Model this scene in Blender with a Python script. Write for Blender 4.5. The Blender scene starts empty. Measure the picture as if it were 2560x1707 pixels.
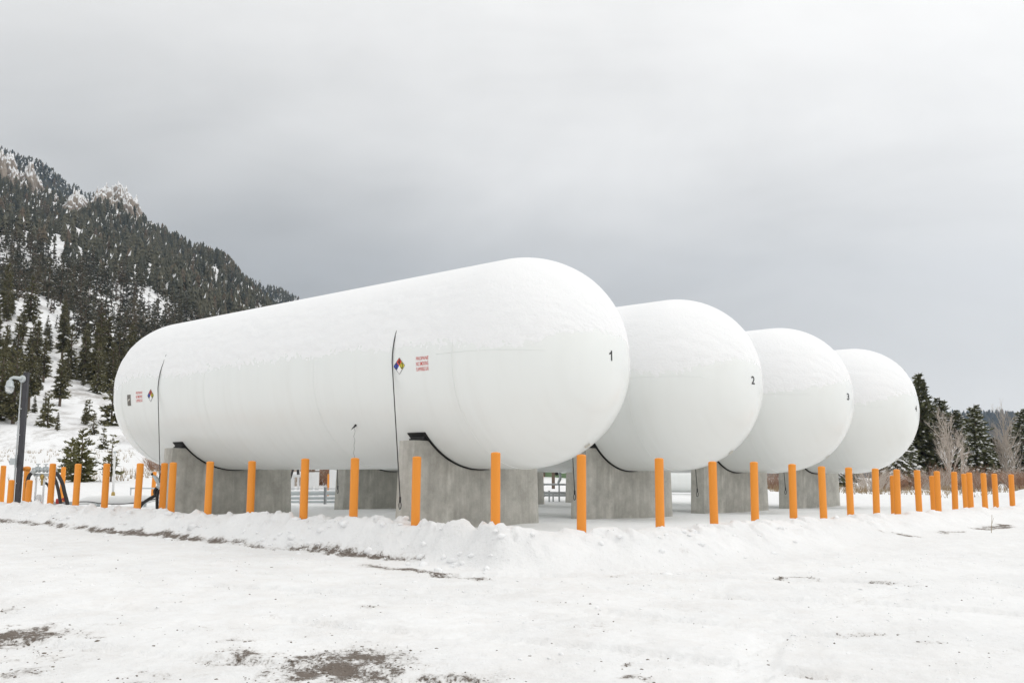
import bpy, bmesh, math, random
import numpy as np
from mathutils import Vector, Matrix

SC = bpy.context.scene
COL = SC.collection
rng = random.Random(7)
NR = np.random.RandomState(11)

# ------------------------------------------------------------------ camera, sky, sun, exposure
CAMZ = 1.55
cam_data = bpy.data.cameras.new("camera")
cam_data.sensor_width = 36.0
cam_data.lens = 34.886
cam_data.clip_start = 0.1
cam_data.clip_end = 12000
cam = bpy.data.objects.new("camera", cam_data)
COL.objects.link(cam)
_p, _r = 0.1349, 0.0039
_fw = Vector((0, math.cos(_p), math.sin(_p)))
_u0 = Vector((0, -math.sin(_p), math.cos(_p)))
_rt = Vector((1, 0, 0)) * math.cos(_r) + _u0 * math.sin(_r)
_up = -Vector((1, 0, 0)) * math.sin(_r) + _u0 * math.cos(_r)
cam.matrix_world = Matrix(((_rt.x, _up.x, -_fw.x, 0), (_rt.y, _up.y, -_fw.y, 0), (_rt.z, _up.z, -_fw.z, CAMZ), (0, 0, 0, 1)))
SC.camera = cam

SUN_AZ, SUN_EL = math.radians(88), math.radians(46)      # azimuth clockwise from +Y
sun_dir = Vector((math.sin(SUN_AZ) * math.cos(SUN_EL), math.cos(SUN_AZ) * math.cos(SUN_EL), math.sin(SUN_EL)))

world = bpy.data.worlds.new("World")
SC.world = world
world.use_nodes = True
wt = world.node_tree
wt.nodes.clear()

def wn(kind, **kw):
    n = wt.nodes.new(kind)
    for k, v in kw.items():
        setattr(n, k, v)
    return n

def wmath(op, a, b=None, c=None, clamp=False):
    n = wn("ShaderNodeMath", operation=op, use_clamp=clamp)
    for i, v in enumerate((a, b, c)):
        if v is None:
            continue
        if isinstance(v, (int, float)):
            n.inputs[i].default_value = v
        else:
            wt.links.new(v, n.inputs[i])
    return n.outputs[0]

sky = wn("ShaderNodeTexSky", sky_type="NISHITA")
sky.sun_disc = False
sky.sun_elevation = SUN_EL
sky.sun_rotation = SUN_AZ
sky.altitude = 2000
tc = wn("ShaderNodeTexCoord")
sep = wn("ShaderNodeSeparateXYZ")
wt.links.new(tc.outputs["Generated"], sep.inputs[0])
# cloud deck: noise over the sky directions, drawn out sideways into layers
def cloud_noise(scale, sx, sy, rot, off, detail, rough, dist):
    m = wn("ShaderNodeMapping")
    m.inputs["Location"].default_value = off
    m.inputs["Rotation"].default_value = (0, rot, 0)
    m.inputs["Scale"].default_value = (sx, sx, sy)
    wt.links.new(tc.outputs["Generated"], m.inputs[0])
    n = wn("ShaderNodeTexNoise")
    n.inputs["Scale"].default_value = scale
    n.inputs["Detail"].default_value = detail
    n.inputs["Roughness"].default_value = rough
    n.inputs["Distortion"].default_value = dist
    wt.links.new(m.outputs[0], n.inputs["Vector"])
    return n.outputs[0]
n1 = cloud_noise(1.5, 1.0, 2.2, 0.22, (3.1, 0.4, 0.3), 4, 0.5, 0.5)
n2 = cloud_noise(3.8, 1.0, 2.6, 0.25, (1.3, 7.4, 0), 7, 0.58, 0.5)
# the sun stands behind the cloud: the deck thins and glows towards it and overhead
dot = wn("ShaderNodeVectorMath", operation="DOT_PRODUCT")
wt.links.new(tc.outputs["Generated"], dot.inputs[0])
dot.inputs[1].default_value = sun_dir
glow = wmath("POWER", wmath("MAXIMUM", wmath("MULTIPLY_ADD", dot.outputs["Value"], 0.5, 0.5), 0.0), 3.0)
elev = wmath("MAXIMUM", sep.outputs["Z"], 0.0)
lum = wmath("MULTIPLY_ADD", glow, 0.20, 0.90)
lum = wmath("MULTIPLY_ADD", elev, 0.15, lum)
# a heavier, darker bank of cloud stands over the mountains ahead
az = wmath("ARCTAN2", sep.outputs["X"], sep.outputs["Y"])
daz = wmath("DIVIDE", wmath("ADD", az, 0.20), 0.62)
del_ = wmath("DIVIDE", wmath("SUBTRACT", sep.outputs["Z"], 0.13), 0.20)
warp = wmath("MULTIPLY", wmath("SUBTRACT", n1, 0.5), 1.8)
r2 = wmath("ADD", wmath("MULTIPLY", daz, daz), wmath("POWER", wmath("ABSOLUTE", wmath("ADD", del_, warp)), 2.0))
bank = wmath("EXPONENT", wmath("MULTIPLY", r2, -1.0))
lum = wmath("MULTIPLY_ADD", bank, -0.44, lum)
lum = wmath("MULTIPLY_ADD", wmath("SUBTRACT", n1, 0.5), 0.20, lum)
lum = wmath("MULTIPLY_ADD", wmath("SUBTRACT", n2, 0.5), 0.22, lum)
lum = wmath("MAXIMUM", wmath("MINIMUM", lum, 1.25), 0.36)
ramp = wn("ShaderNodeMix", data_type="RGBA", blend_type="MIX")
wt.links.new(wmath("MULTIPLY_ADD", lum, 2.2, -0.95, clamp=True), ramp.inputs[0])
ramp.inputs[6].default_value = (1.0, 0.998, 0.975, 1)
ramp.inputs[7].default_value = (1.0, 0.99, 0.968, 1)
cl = wn("ShaderNodeVectorMath", operation="SCALE")
wt.links.new(ramp.outputs[2], cl.inputs[0])
wt.links.new(wmath("MULTIPLY", lum, 10.0), cl.inputs[3])
mixs = wn("ShaderNodeMix", data_type="RGBA", blend_type="MIX")
mixs.inputs[0].default_value = 0.97                      # overcast: only a trace of clear sky
wt.links.new(sky.outputs[0], mixs.inputs[6])
wt.links.new(cl.outputs[0], mixs.inputs[7])
bg = wn("ShaderNodeBackground")
bg.inputs["Strength"].default_value = 0.1
wt.links.new(mixs.outputs[2], bg.inputs["Color"])
wo = wn("ShaderNodeOutputWorld")
wt.links.new(bg.outputs[0], wo.inputs["Surface"])

sun_data = bpy.data.lights.new("sun", "SUN")
sun_data.energy = 0.7
sun_data.angle = math.radians(25)
sun_data.color = (1.0, 0.97, 0.93)
sun = bpy.data.objects.new("sun", sun_data)
sun.rotation_euler = sun_dir.to_track_quat("Z", "Y").to_euler()
sun.location = (30, 20, 40)
COL.objects.link(sun)

SC.view_settings.view_transform = "Standard"
SC.view_settings.look = "None"
SC.view_settings.exposure = 0.05
SC.view_settings.gamma = 1.0
SC.view_settings.use_curve_mapping = False
SC.render.engine = "CYCLES"
cy_ = SC.cycles
cy_.use_denoising = True
cy_.max_bounces = 12
cy_.diffuse_bounces = 8
cy_.glossy_bounces = 3
cy_.volume_bounces = 0
cy_.use_adaptive_sampling = True
cy_.adaptive_threshold = 0.01

# ------------------------------------------------------------------ numpy noise
_perm = np.random.RandomState(3).permutation(512)
_grad = np.stack([np.cos(np.arange(512) * 2.399), np.sin(np.arange(512) * 2.399)], 1)

def perlin(x, y, seed=0):
    x = np.asarray(x, float); y = np.asarray(y, float)
    xi = np.floor(x).astype(int); yi = np.floor(y).astype(int)
    xf = x - xi; yf = y - yi
    def g(ix, iy, dx, dy):
        h = _perm[(_perm[(ix + seed * 17) & 511] + iy) & 511]
        v = _grad[h]
        return v[..., 0] * dx + v[..., 1] * dy
    u = xf ** 3 * (xf * (xf * 6 - 15) + 10)
    v = yf ** 3 * (yf * (yf * 6 - 15) + 10)
    a = g(xi, yi, xf, yf); b = g(xi + 1, yi, xf - 1, yf)
    c = g(xi, yi + 1, xf, yf - 1); d = g(xi + 1, yi + 1, xf - 1, yf - 1)
    return (a + u * (b - a)) * (1 - v) + (c + u * (d - c)) * v

def fbm(x, y, oct=4, seed=0, gain=0.5, lac=2.03):
    s = 0.0; amp = 1.0; f = 1.0
    for o in range(oct):
        s = s + amp * perlin(np.asarray(x) * f + o * 13.7, np.asarray(y) * f - o * 7.1, seed + o)
        amp *= gain; f *= lac
    return s

def worley(x, y, seed=0):
    """distance to nearest and second cell point, and a random value per cell"""
    x = np.asarray(x, float); y = np.asarray(y, float)
    xi = np.floor(x).astype(int); yi = np.floor(y).astype(int)
    f1 = np.full(x.shape, 9.0); f2 = np.full(x.shape, 9.0); idv = np.zeros(x.shape)
    for ax in (-1, 0, 1):
        for ay in (-1, 0, 1):
            h = _perm[(_perm[(xi + ax + seed * 31) & 511] + yi + ay) & 511]
            px = xi + ax + (h % 23) / 23.0; py = yi + ay + (h % 29) / 29.0
            d = np.hypot(x - px, y - py)
            nearer = d < f1
            f2 = np.where(nearer, f1, np.minimum(f2, d)); idv = np.where(nearer, (h % 101) / 101.0, idv); f1 = np.where(nearer, d, f1)
    return f1, f2, idv

def sstep(a, b, x):
    t = np.clip((np.asarray(x, float) - a) / (b - a), 0, 1)
    return t * t * (3 - 2 * t)

# ------------------------------------------------------------------ materials
def new_mat(name):
    m = bpy.data.materials.new(name)
    m.use_nodes = True
    nt = m.node_tree
    return m, nt, nt.nodes["Principled BSDF"]

def nd(nt, kind, **kw):
    n = nt.nodes.new(kind)
    for k, v in kw.items():
        setattr(n, k, v)
    return n

def noise(nt, scale, detail=4, rough=0.55, vec=None, dist=0.0):
    n = nd(nt, "ShaderNodeTexNoise")
    n.inputs["Scale"].default_value = scale
    n.inputs["Detail"].default_value = detail
    n.inputs["Roughness"].default_value = rough
    n.inputs["Distortion"].default_value = dist
    if vec is not None:
        nt.links.new(vec, n.inputs["Vector"])
    return n.outputs[0]

def obj_coord(nt, scale=(1, 1, 1), kind="Object"):
    t = nd(nt, "ShaderNodeTexCoord")
    m = nd(nt, "ShaderNodeMapping")
    m.inputs["Scale"].default_value = scale
    nt.links.new(t.outputs[kind], m.inputs[0])
    return m.outputs[0]

def mmath(nt, op, a, b=None, c=None, clamp=False):
    n = nd(nt, "ShaderNodeMath", operation=op, use_clamp=clamp)
    for i, v in enumerate((a, b, c)):
        if v is None:
            continue
        if isinstance(v, (int, float)):
            n.inputs[i].default_value = v
        else:
            nt.links.new(v, n.inputs[i])
    return n.outputs[0]

def mmix(nt, fac, a, b, blend="MIX"):
    n = nd(nt, "ShaderNodeMix", data_type="RGBA", blend_type=blend)
    for i, v in ((0, fac), (6, a), (7, b)):
        if isinstance(v, (int, float)):
            n.inputs[i].default_value = v
        elif isinstance(v, tuple):
            n.inputs[i].default_value = (*v, 1)
        else:
            nt.links.new(v, n.inputs[i])
    return n.outputs[2]

def bump(nt, bsdf, h, strength, dist):
    b = nd(nt, "ShaderNodeBump")
    b.inputs["Strength"].default_value = strength
    b.inputs["Distance"].default_value = dist
    nt.links.new(h, b.inputs["Height"])
    nt.links.new(b.outputs[0], bsdf.inputs["Normal"])

def simple(name, col, rough=0.5, metal=0.0, var=0.12, scale=8.0, spec=0.5, bumpd=0.0):
    m, nt, b = new_mat(name)
    n = noise(nt, scale, 5, 0.6, obj_coord(nt))
    lo = tuple(c * (1 - var) for c in col); hi = tuple(min(1, c * (1 + var)) for c in col)
    nt.links.new(mmix(nt, n, lo, hi), b.inputs["Base Color"])
    b.inputs["Roughness"].default_value = rough
    b.inputs["Metallic"].default_value = metal
    b.inputs["Specular IOR Level"].default_value = spec
    if bumpd:
        bump(nt, b, noise(nt, scale * 6, 4, 0.6, obj_coord(nt)), 0.4, bumpd)
    return m

M = {}
# snow on the ground, with dirt showing through where the "dirt" attribute says gravel lies bare
m, nt, b = new_mat("ground_snow")
co = obj_coord(nt)
att = nd(nt, "ShaderNodeAttribute", attribute_name="dirt")
coa = obj_coord(nt, (1.0, 0.75, 1))
nf = noise(nt, 4.6, 9, 0.72, coa)
ng = noise(nt, 34.0, 5, 0.7, coa)
th = mmath(nt, "ADD", mmath(nt, "MULTIPLY", nf, 0.66), mmath(nt, "MULTIPLY", ng, 0.34))
gate = mmath(nt, "MULTIPLY_ADD", att.outputs["Fac"], 6.0, -0.25, clamp=True)
lim = mmath(nt, "MULTIPLY_ADD", att.outputs["Fac"], 0.30, 0.265)
mask = mmath(nt, "MULTIPLY", mmath(nt, "MULTIPLY", mmath(nt, "SUBTRACT", lim, th), 17.0, clamp=True), gate)
slush = mmath(nt, "MULTIPLY", mmath(nt, "MULTIPLY", mmath(nt, "SUBTRACT", mmath(nt, "ADD", lim, 0.075), th), 7.0, clamp=True), gate)
dirtc = mmix(nt, noise(nt, 95.0, 4, 0.7, co), (0.055, 0.045, 0.037), (0.27, 0.225, 0.19))
lot = nd(nt, "ShaderNodeAttribute", attribute_name="lot")
snowc = mmix(nt, noise(nt, 0.7, 5, 0.6, co), (0.79, 0.794, 0.795), (0.85, 0.851, 0.85))
grime = mmath(nt, "MULTIPLY", lot.outputs["Fac"], mmath(nt, "MULTIPLY_ADD", noise(nt, 2.2, 7, 0.72, co), 1.9, -0.80, clamp=True))
snowc = mmix(nt, mmath(nt, "MULTIPLY", grime, 0.55), snowc, (0.62, 0.575, 0.53))
speck = mmath(nt, "MULTIPLY", mmath(nt, "MULTIPLY_ADD", noise(nt, 55.0, 2, 0.5, co), 14.0, -10.2, clamp=True),
              mmath(nt, "MULTIPLY_ADD", noise(nt, 1.1, 3, 0.6, co), 3.0, -1.25, clamp=True))
snowc = mmix(nt, mmath(nt, "MULTIPLY", mmath(nt, "MULTIPLY", speck, lot.outputs["Fac"]), 0.6), snowc, (0.25, 0.21, 0.18))
snowc = mmix(nt, mmath(nt, "MULTIPLY", slush, 0.75), snowc, (0.50, 0.465, 0.43))
nt.links.new(mmix(nt, mask, snowc, dirtc), b.inputs["Base Color"])
b.inputs["Roughness"].default_value = 0.75
b.inputs["Specular IOR Level"].default_value = 0.25
rough_w = mmath(nt, "MULTIPLY_ADD", noise(nt, 0.9, 4, 0.6, co), 3.2, -1.15, clamp=True)
fine = mmath(nt, "ADD", mmath(nt, "MULTIPLY", noise(nt, 12.0, 7, 0.66, co), 1.0), mmath(nt, "MULTIPLY", noise(nt, 46.0, 4, 0.6, co), 0.22))
hh = mmath(nt, "MULTIPLY_ADD", noise(nt, 2.6, 5, 0.55, obj_coord(nt, (1, 0.6, 1))), 1.6, mmath(nt, "MULTIPLY", fine, mmath(nt, "MULTIPLY_ADD", rough_w, 0.75, 0.25)))
hh = mmath(nt, "SUBTRACT", hh, mmath(nt, "MULTIPLY", mask, 0.25))
bump(nt, b, hh, 0.7, 0.05)
M["ground"] = m

def snow_mat(name, scale, dist, strength=0.5):
    m, nt, b = new_mat(name)
    co = obj_coord(nt)
    nt.links.new(mmix(nt, noise(nt, 1.3, 4, 0.6, co), (0.85, 0.857, 0.865), (0.89, 0.893, 0.896)), b.inputs["Base Color"])
    b.inputs["Roughness"].default_value = 0.8
    b.inputs["Specular IOR Level"].default_value = 0.2
    if dist:
        bump(nt, b, noise(nt, scale, 6, 0.62, co), strength, dist)
    return m
M["snow"] = snow_mat("loose_snow", 18, 0.03)
M["tank_snow"] = snow_mat("plastered_snow", 22, 0.02, 0.6)
M["tree_snow"] = snow_mat("branch_snow", 10, 0.0)

m, nt, b = new_mat("tank_paint")
co = obj_coord(nt, (0.6, 1, 1))
base = mmix(nt, noise(nt, 0.9, 4, 0.5, co), (0.79, 0.812, 0.795), (0.82, 0.838, 0.822))
streak = noise(nt, 1.0, 5, 0.6, obj_coord(nt, (5.0, 0.5, 0.35)))
base = mmix(nt, mmath(nt, "MULTIPLY", mmath(nt, "MULTIPLY_ADD", streak, 2.2, -1.05, clamp=True), 0.22), base, (0.60, 0.59, 0.55))
nt.links.new(base, b.inputs["Base Color"])
b.inputs["Roughness"].default_value = 0.26
b.inputs["Coat Weight"].default_value = 0.15
b.inputs["Coat Roughness"].default_value = 0.2
bump(nt, b, noise(nt, 0.8, 2, 0.5, obj_coord(nt)), 0.12, 0.05)
M["paint"] = m

m, nt, b = new_mat("orange_sleeve")
co = obj_coord(nt)
oi = nd(nt, "ShaderNodeObjectInfo")
c0 = mmix(nt, oi.outputs["Random"], (0.79, 0.27, 0.018), (0.85, 0.31, 0.028))
c0 = mmix(nt, mmath(nt, "MULTIPLY", noise(nt, 3.0, 6, 0.65, obj_coord(nt, (1, 1, 0.4))), 0.30), c0, (0.70, 0.25, 0.04))
scuff = mmath(nt, "MULTIPLY_ADD", noise(nt, 22.0, 5, 0.7, co), 9.0, -5.9, clamp=True)
c0 = mmix(nt, mmath(nt, "MULTIPLY", scuff, 0.35), c0, (0.86, 0.55, 0.30))
nt.links.new(c0, b.inputs["Base Color"])
b.inputs["Roughness"].default_value = 0.48
M["orange"] = m

m, nt, b = new_mat("saddle_concrete")
co = obj_coord(nt)
c0 = mmix(nt, mmath(nt, "MULTIPLY_ADD", noise(nt, 2.2, 9, 0.72, co), 2.6, -0.80, clamp=True), (0.33, 0.322, 0.288), (0.69, 0.675, 0.62))
blot = mmath(nt, "MULTIPLY_ADD", noise(nt, 5.5, 6, 0.7, co), 6.0, -3.3, clamp=True)
c0 = mmix(nt, mmath(nt, "MULTIPLY", blot, 0.30), c0, (0.30, 0.285, 0.25))
vst = noise(nt, 1.0, 8, 0.72, obj_coord(nt, (4.0, 4.0, 0.28)), 0.6)
c0 = mmix(nt, mmath(nt, "MULTIPLY_ADD", vst, 2.6, -0.85, clamp=True), mmix(nt, 0.6, c0, (0.27, 0.26, 0.235)), c0)
wet = mmath(nt, "MULTIPLY_ADD", noise(nt, 1.1, 4, 0.6, obj_coord(nt, (2.2, 2.2, 0.5))), 5.0, -2.85, clamp=True)
c0 = mmix(nt, mmath(nt, "MULTIPLY", wet, 0.6), c0, (0.19, 0.18, 0.155))
effl = mmath(nt, "MULTIPLY_ADD", noise(nt, 1.0, 5, 0.65, obj_coord(nt, (16.0, 16.0, 0.5))), 6.0, -3.7, clamp=True)
c0 = mmix(nt, mmath(nt, "MULTIPLY", effl, 0.4), c0, (0.64, 0.64, 0.61))
pit = mmath(nt, "MULTIPLY_ADD", noise(nt, 24.0, 2, 0.5, co), 18.0, -13.2, clamp=True)
c0 = mmix(nt, mmath(nt, "MULTIPLY", pit, 0.6), c0, (0.11, 0.105, 0.095))
nt.links.new(c0, b.inputs["Base Color"])
b.inputs["Roughness"].default_value = 0.85
hh = mmath(nt, "SUBTRACT", mmath(nt, "MULTIPLY_ADD", vst, 0.6, noise(nt, 40, 5, 0.6, co)), mmath(nt, "MULTIPLY", pit, 1.2))
bump(nt, b, hh, 0.35, 0.012)
M["concrete"] = m

M["rubber"] = simple("black_rubber", (0.016, 0.016, 0.016), 0.7)
M["cable"] = simple("dark_cable", (0.035, 0.035, 0.035), 0.5)
M["wire"] = simple("thin_wire", (0.22, 0.22, 0.21), 0.5)
M["galv"] = simple("galvanized_steel", (0.48, 0.50, 0.51), 0.45, 0.6, 0.15)
M["darksteel"] = simple("dark_painted_steel", (0.045, 0.045, 0.052), 0.5, 0.0, 0.25, 5)
M["greymetal"] = simple("grey_cast_metal", (0.50, 0.54, 0.55), 0.45, 0.2)
M["whitepipe"] = simple("white_pipe_paint", (0.74, 0.75, 0.75), 0.4, 0.0, 0.06, 3)
M["hose"] = simple("black_hose", (0.028, 0.026, 0.026), 0.6, 0.0, 0.3, 20)
M["hosestripe"] = simple("hose_stripe", (0.32, 0.2, 0.12), 0.6)
M["redpaint"] = simple("red_valve_paint", (0.5, 0.04, 0.03), 0.45)
M["brass"] = simple("brass", (0.5, 0.36, 0.13), 0.4, 0.7)
M["redink"] = simple("red_decal", (0.62, 0.055, 0.045), 0.5, 0, 0.05)
M["bluepanel"] = simple("blue_decal", (0.035, 0.07, 0.40), 0.45, 0, 0.05)
M["redpanel"] = simple("red_panel", (0.70, 0.075, 0.04), 0.45, 0, 0.05)
M["yellowpanel"] = simple("yellow_decal", (0.80, 0.70, 0.04), 0.45, 0, 0.05)
M["whitepanel"] = simple("white_decal", (0.84, 0.84, 0.84), 0.45, 0, 0.02)
M["blackink"] = simple("black_decal", (0.02, 0.02, 0.02), 0.5)
M["platebrown"] = simple("brown_grey_plate", (0.13, 0.12, 0.10), 0.45)
M["plateswoosh"] = simple("pale_plate_print", (0.70, 0.66, 0.60), 0.5)
M["nameplate"] = simple("stamped_plate", (0.50, 0.47, 0.40), 0.45, 0.3, 0.4, 60)
M["greenwall"] = simple("green_siding", (0.155, 0.235, 0.125), 0.6, 0, 0.06, 2)
M["browntrim"] = simple("brown_trim", (0.12, 0.085, 0.06), 0.6)
M["bark"] = simple("bark", (0.125, 0.095, 0.07), 0.9, 0, 0.35, 6)
M["barebark"] = simple("bare_twig_bark", (0.50, 0.44, 0.385), 0.9, 0, 0.25, 3)
M["willow"] = simple("reddish_twigs", (0.27, 0.155, 0.10), 0.85, 0, 0.4, 3)
M["drygrass"] = simple("dry_grass", (0.30, 0.225, 0.135), 0.9, 0, 0.35, 3)
M["pebble"] = simple("gravel", (0.17, 0.145, 0.12), 0.9, 0, 0.5, 14)

m, nt, b = new_mat("glass_globe")
b.inputs["Base Color"].default_value = (0.92, 0.93, 0.93, 1)
b.inputs["Transmission Weight"].default_value = 0.75
b.inputs["Roughness"].default_value = 0.15
M["globe"] = m

def needle_mat(name, dark, light):
    m, nt, b = new_mat(name)
    oi = nd(nt, "ShaderNodeObjectInfo")
    n = noise(nt, 1.6, 4, 0.6, obj_coord(nt))
    c = mmix(nt, n, dark, light)
    c = mmix(nt, mmath(nt, "MULTIPLY", oi.outputs["Random"], 0.35), c, (0.075, 0.062, 0.028))
    nt.links.new(c, b.inputs["Base Color"])
    b.inputs["Roughness"].default_value = 0.7
    b.inputs["Specular IOR Level"].default_value = 0.25
    return m
M["needle"] = needle_mat("pine_needles", (0.075, 0.077, 0.040), (0.215, 0.195, 0.095))
M["youngneedle"] = needle_mat("young_pine_needles", (0.065, 0.075, 0.030), (0.23, 0.215, 0.085))
M["spruce"] = needle_mat("spruce_needles", (0.07, 0.082, 0.046), (0.195, 0.205, 0.105))
m, nt, b = new_mat("far_needles")
ti = nd(nt, "ShaderNodeAttribute", attribute_name="tint")
c = mmix(nt, ti.outputs["Fac"], (0.052, 0.055, 0.038), (0.15, 0.138, 0.088))
c = mmix(nt, mmath(nt, "MULTIPLY_ADD", ti.outputs["Fac"], 6.0, -5.0, clamp=True), c, (0.15, 0.105, 0.07))
c = mmix(nt, mmath(nt, "MULTIPLY", noise(nt, 0.9, 3, 0.6, obj_coord(nt)), 0.6), c, (0.03, 0.03, 0.02))
nt.links.new(c, b.inputs["Base Color"])
b.inputs["Roughness"].default_value = 0.8
M["farneedle"] = m

m, nt, b = new_mat("hill_snow")
co = obj_coord(nt)
brush = mmath(nt, "MULTIPLY_ADD", noise(nt, 0.16, 9, 0.78, obj_coord(nt, (1, 0.5, 1))), 6.0, -2.95, clamp=True)
c = mmix(nt, noise(nt, 0.02, 4, 0.6, co), (0.80, 0.805, 0.81), (0.86, 0.865, 0.87))
c = mmix(nt, mmath(nt, "MULTIPLY", brush, 0.7), c, (0.20, 0.17, 0.14))
nt.links.new(c, b.inputs["Base Color"])
b.inputs["Roughness"].default_value = 0.85
M["hill"] = m

m, nt, b = new_mat("far_wooded_slope")
co = obj_coord(nt, (1, 0.35, 1))
gaps = mmath(nt, "MULTIPLY_ADD", noise(nt, 0.05, 8, 0.8, co), 7.0, -4.1, clamp=True)
c = mmix(nt, noise(nt, 0.12, 5, 0.7, co), (0.022, 0.024, 0.018), (0.07, 0.066, 0.045))
c = mmix(nt, mmath(nt, "MULTIPLY", gaps, 0.22), c, (0.80, 0.805, 0.81))
nt.links.new(c, b.inputs["Base Color"])
b.inputs["Roughness"].default_value = 0.9
M["wooded"] = m

m, nt, b = new_mat("snowy_rock")
co = obj_coord(nt)
geo = nd(nt, "ShaderNodeNewGeometry")
sx = nd(nt, "ShaderNodeSeparateXYZ"); nt.links.new(geo.outputs["Normal"], sx.inputs[0])
rock = mmix(nt, noise(nt, 0.16, 6, 0.7, co), (0.15, 0.125, 0.10), (0.44, 0.37, 0.30))
sn = mmath(nt, "ADD", mmath(nt, "MULTIPLY_ADD", sx.outputs["Z"], 3.4, -1.0), mmath(nt, "MULTIPLY_ADD", noise(nt, 0.35, 6, 0.7, co), 4.0, -1.8), clamp=True)
nt.links.new(mmix(nt, sn, rock, (0.86, 0.865, 0.87)), b.inputs["Base Color"])
b.inputs["Roughness"].default_value = 0.9
M["rock"] = m

# ------------------------------------------------------------------ mesh helpers
class MB:
    def __init__(self):
        self.v = []; self.f = []; self.m = []
    def add(self, vs, fs, mi=0):
        o = len(self.v)
        self.v.extend(tuple(p) for p in vs)
        for f in fs:
            self.f.append(tuple(i + o for i in f)); self.m.append(mi)
    def box(self, c, s, mi=0, rot=None):
        x, y, z = s[0] / 2, s[1] / 2, s[2] / 2
        vs = [Vector(p) for p in ((-x, -y, -z), (x, -y, -z), (x, y, -z), (-x, y, -z), (-x, -y, z), (x, -y, z), (x, y, z), (-x, y, z))]
        if rot is not None:
            vs = [rot @ p for p in vs]
        vs = [p + Vector(c) for p in vs]
        self.add(vs, [(0, 3, 2, 1), (4, 5, 6, 7), (0, 1, 5, 4), (1, 2, 6, 5), (2, 3, 7, 6), (3, 0, 4, 7)], mi)
    def tube(self, pts, r, n=8, mi=0, cap=True):
        pts = [Vector(p) for p in pts]
        rs = r if isinstance(r, (list, tuple)) else [r] * len(pts)
        vs = []; ref = Vector((0, 0, 1))
        t0 = (pts[1] - pts[0]).normalized()
        if abs(t0.dot(ref)) > 0.95:
            ref = Vector((1, 0, 0))
        u = t0.cross(ref).normalized()
        for i, p in enumerate(pts):
            a = pts[max(i - 1, 0)]; c = pts[min(i + 1, len(pts) - 1)]
            t = (c - a).normalized()
            u = (u - t * u.dot(t))
            u = u.normalized() if u.length > 1e-6 else t.orthogonal().normalized()
            w = t.cross(u)
            for k in range(n):
                an = 2 * math.pi * k / n
                vs.append(p + (u * math.cos(an) + w * math.sin(an)) * rs[i])
        fs = []
        for i in range(len(pts) - 1):
            for k in range(n):
                fs.append((i * n + k, i * n + (k + 1) % n, (i + 1) * n + (k + 1) % n, (i + 1) * n + k))
        if cap:
            fs.append(tuple(range(n))[::-1]); fs.append(tuple((len(pts) - 1) * n + k for k in range(n)))
        self.add(vs, fs, mi)
    def lathe(self, prof, n=16, mi=0, c=(0, 0, 0), axis=None):
        # prof: (radius, height) pairs; closed with a fan where radius is 0
        q = Vector((0, 0, 1)).rotation_difference(Vector(axis)) if axis else None
        vs = []
        for r, h in prof:
            for k in range(n):
                an = 2 * math.pi * k / n
                p = Vector((r * math.cos(an), r * math.sin(an), h))
                if q:
                    p = q @ p
                vs.append(p + Vector(c))
        fs = []
        for i in range(len(prof) - 1):
            for k in range(n):
                fs.append((i * n + k, i * n + (k + 1) % n, (i + 1) * n + (k + 1) % n, (i + 1) * n + k))
        self.add(vs, fs, mi)
    def mesh(self, name, smooth=False):
        me = bpy.data.meshes.new(name)
        me.from_pydata(self.v, [], self.f)
        if any(self.m):
            me.polygons.foreach_set("material_index", self.m)
        if smooth:
            me.polygons.foreach_set("use_smooth", [True] * len(self.f))
        me.update()
        return me
    def build(self, name, mats, parent=None, smooth=False, loc=None, sharp=None):
        o = link(name, self.mesh(name, smooth), mats, parent)
        if loc is not None:
            o.location = loc
        if smooth and sharp:
            o.data.set_sharp_from_angle(angle=math.radians(sharp))
        return o

def link(name, me, mats, parent=None):
    o = bpy.data.objects.new(name, me)
    COL.objects.link(o)
    if mats is not None:
        for k in (mats if isinstance(mats, (list, tuple)) else [mats]):
            me.materials.append(M[k])
    if parent is not None:
        o.parent = parent
    return o

def np_mesh(name, V, F, mats, parent=None, smooth=False, mi=None):
    """V (n,3), F (m,k) numpy arrays, k = 3 or 4"""
    me = bpy.data.meshes.new(name)
    V = np.asarray(V, np.float32); F = np.asarray(F, np.int32); k = F.shape[1]
    me.vertices.add(len(V)); me.vertices.foreach_set("co", V.ravel())
    me.loops.add(F.size); me.loops.foreach_set("vertex_index", F.ravel())
    me.polygons.add(len(F))
    me.polygons.foreach_set("loop_start", np.arange(0, F.size, k, dtype=np.int32))
    me.polygons.foreach_set("loop_total", np.full(len(F), k, np.int32))
    if mi is not None:
        me.polygons.foreach_set("material_index", np.asarray(mi, np.int32))
    if smooth:
        me.polygons.foreach_set("use_smooth", np.ones(len(F), bool))
    me.update(calc_edges=True)
    return link(name, me, mats, parent)

def tag(o, label=None, cat=None, group=None, kind=None):
    if label: o["label"] = label
    if cat: o["category"] = cat
    if group: o["group"] = group
    if kind: o["kind"] = kind
    return o

def empty(name, loc, rz=0.0):
    e = bpy.data.objects.new(name, None)
    e.location = loc; e.rotation_euler = (0, 0, rz); e.empty_display_size = 0.2
    COL.objects.link(e)
    return e

def copy_tree(src, loc, rz, scale=1.0):
    r = src.copy(); COL.objects.link(r)
    r.location = loc; r.rotation_euler = (0, 0, rz); r.scale = (scale,) * 3
    for ch in list(src.children):
        c = ch.copy(); COL.objects.link(c); c.parent = r
        for g in list(ch.children):
            d = g.copy(); COL.objects.link(d); d.parent = c
    return r

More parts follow.
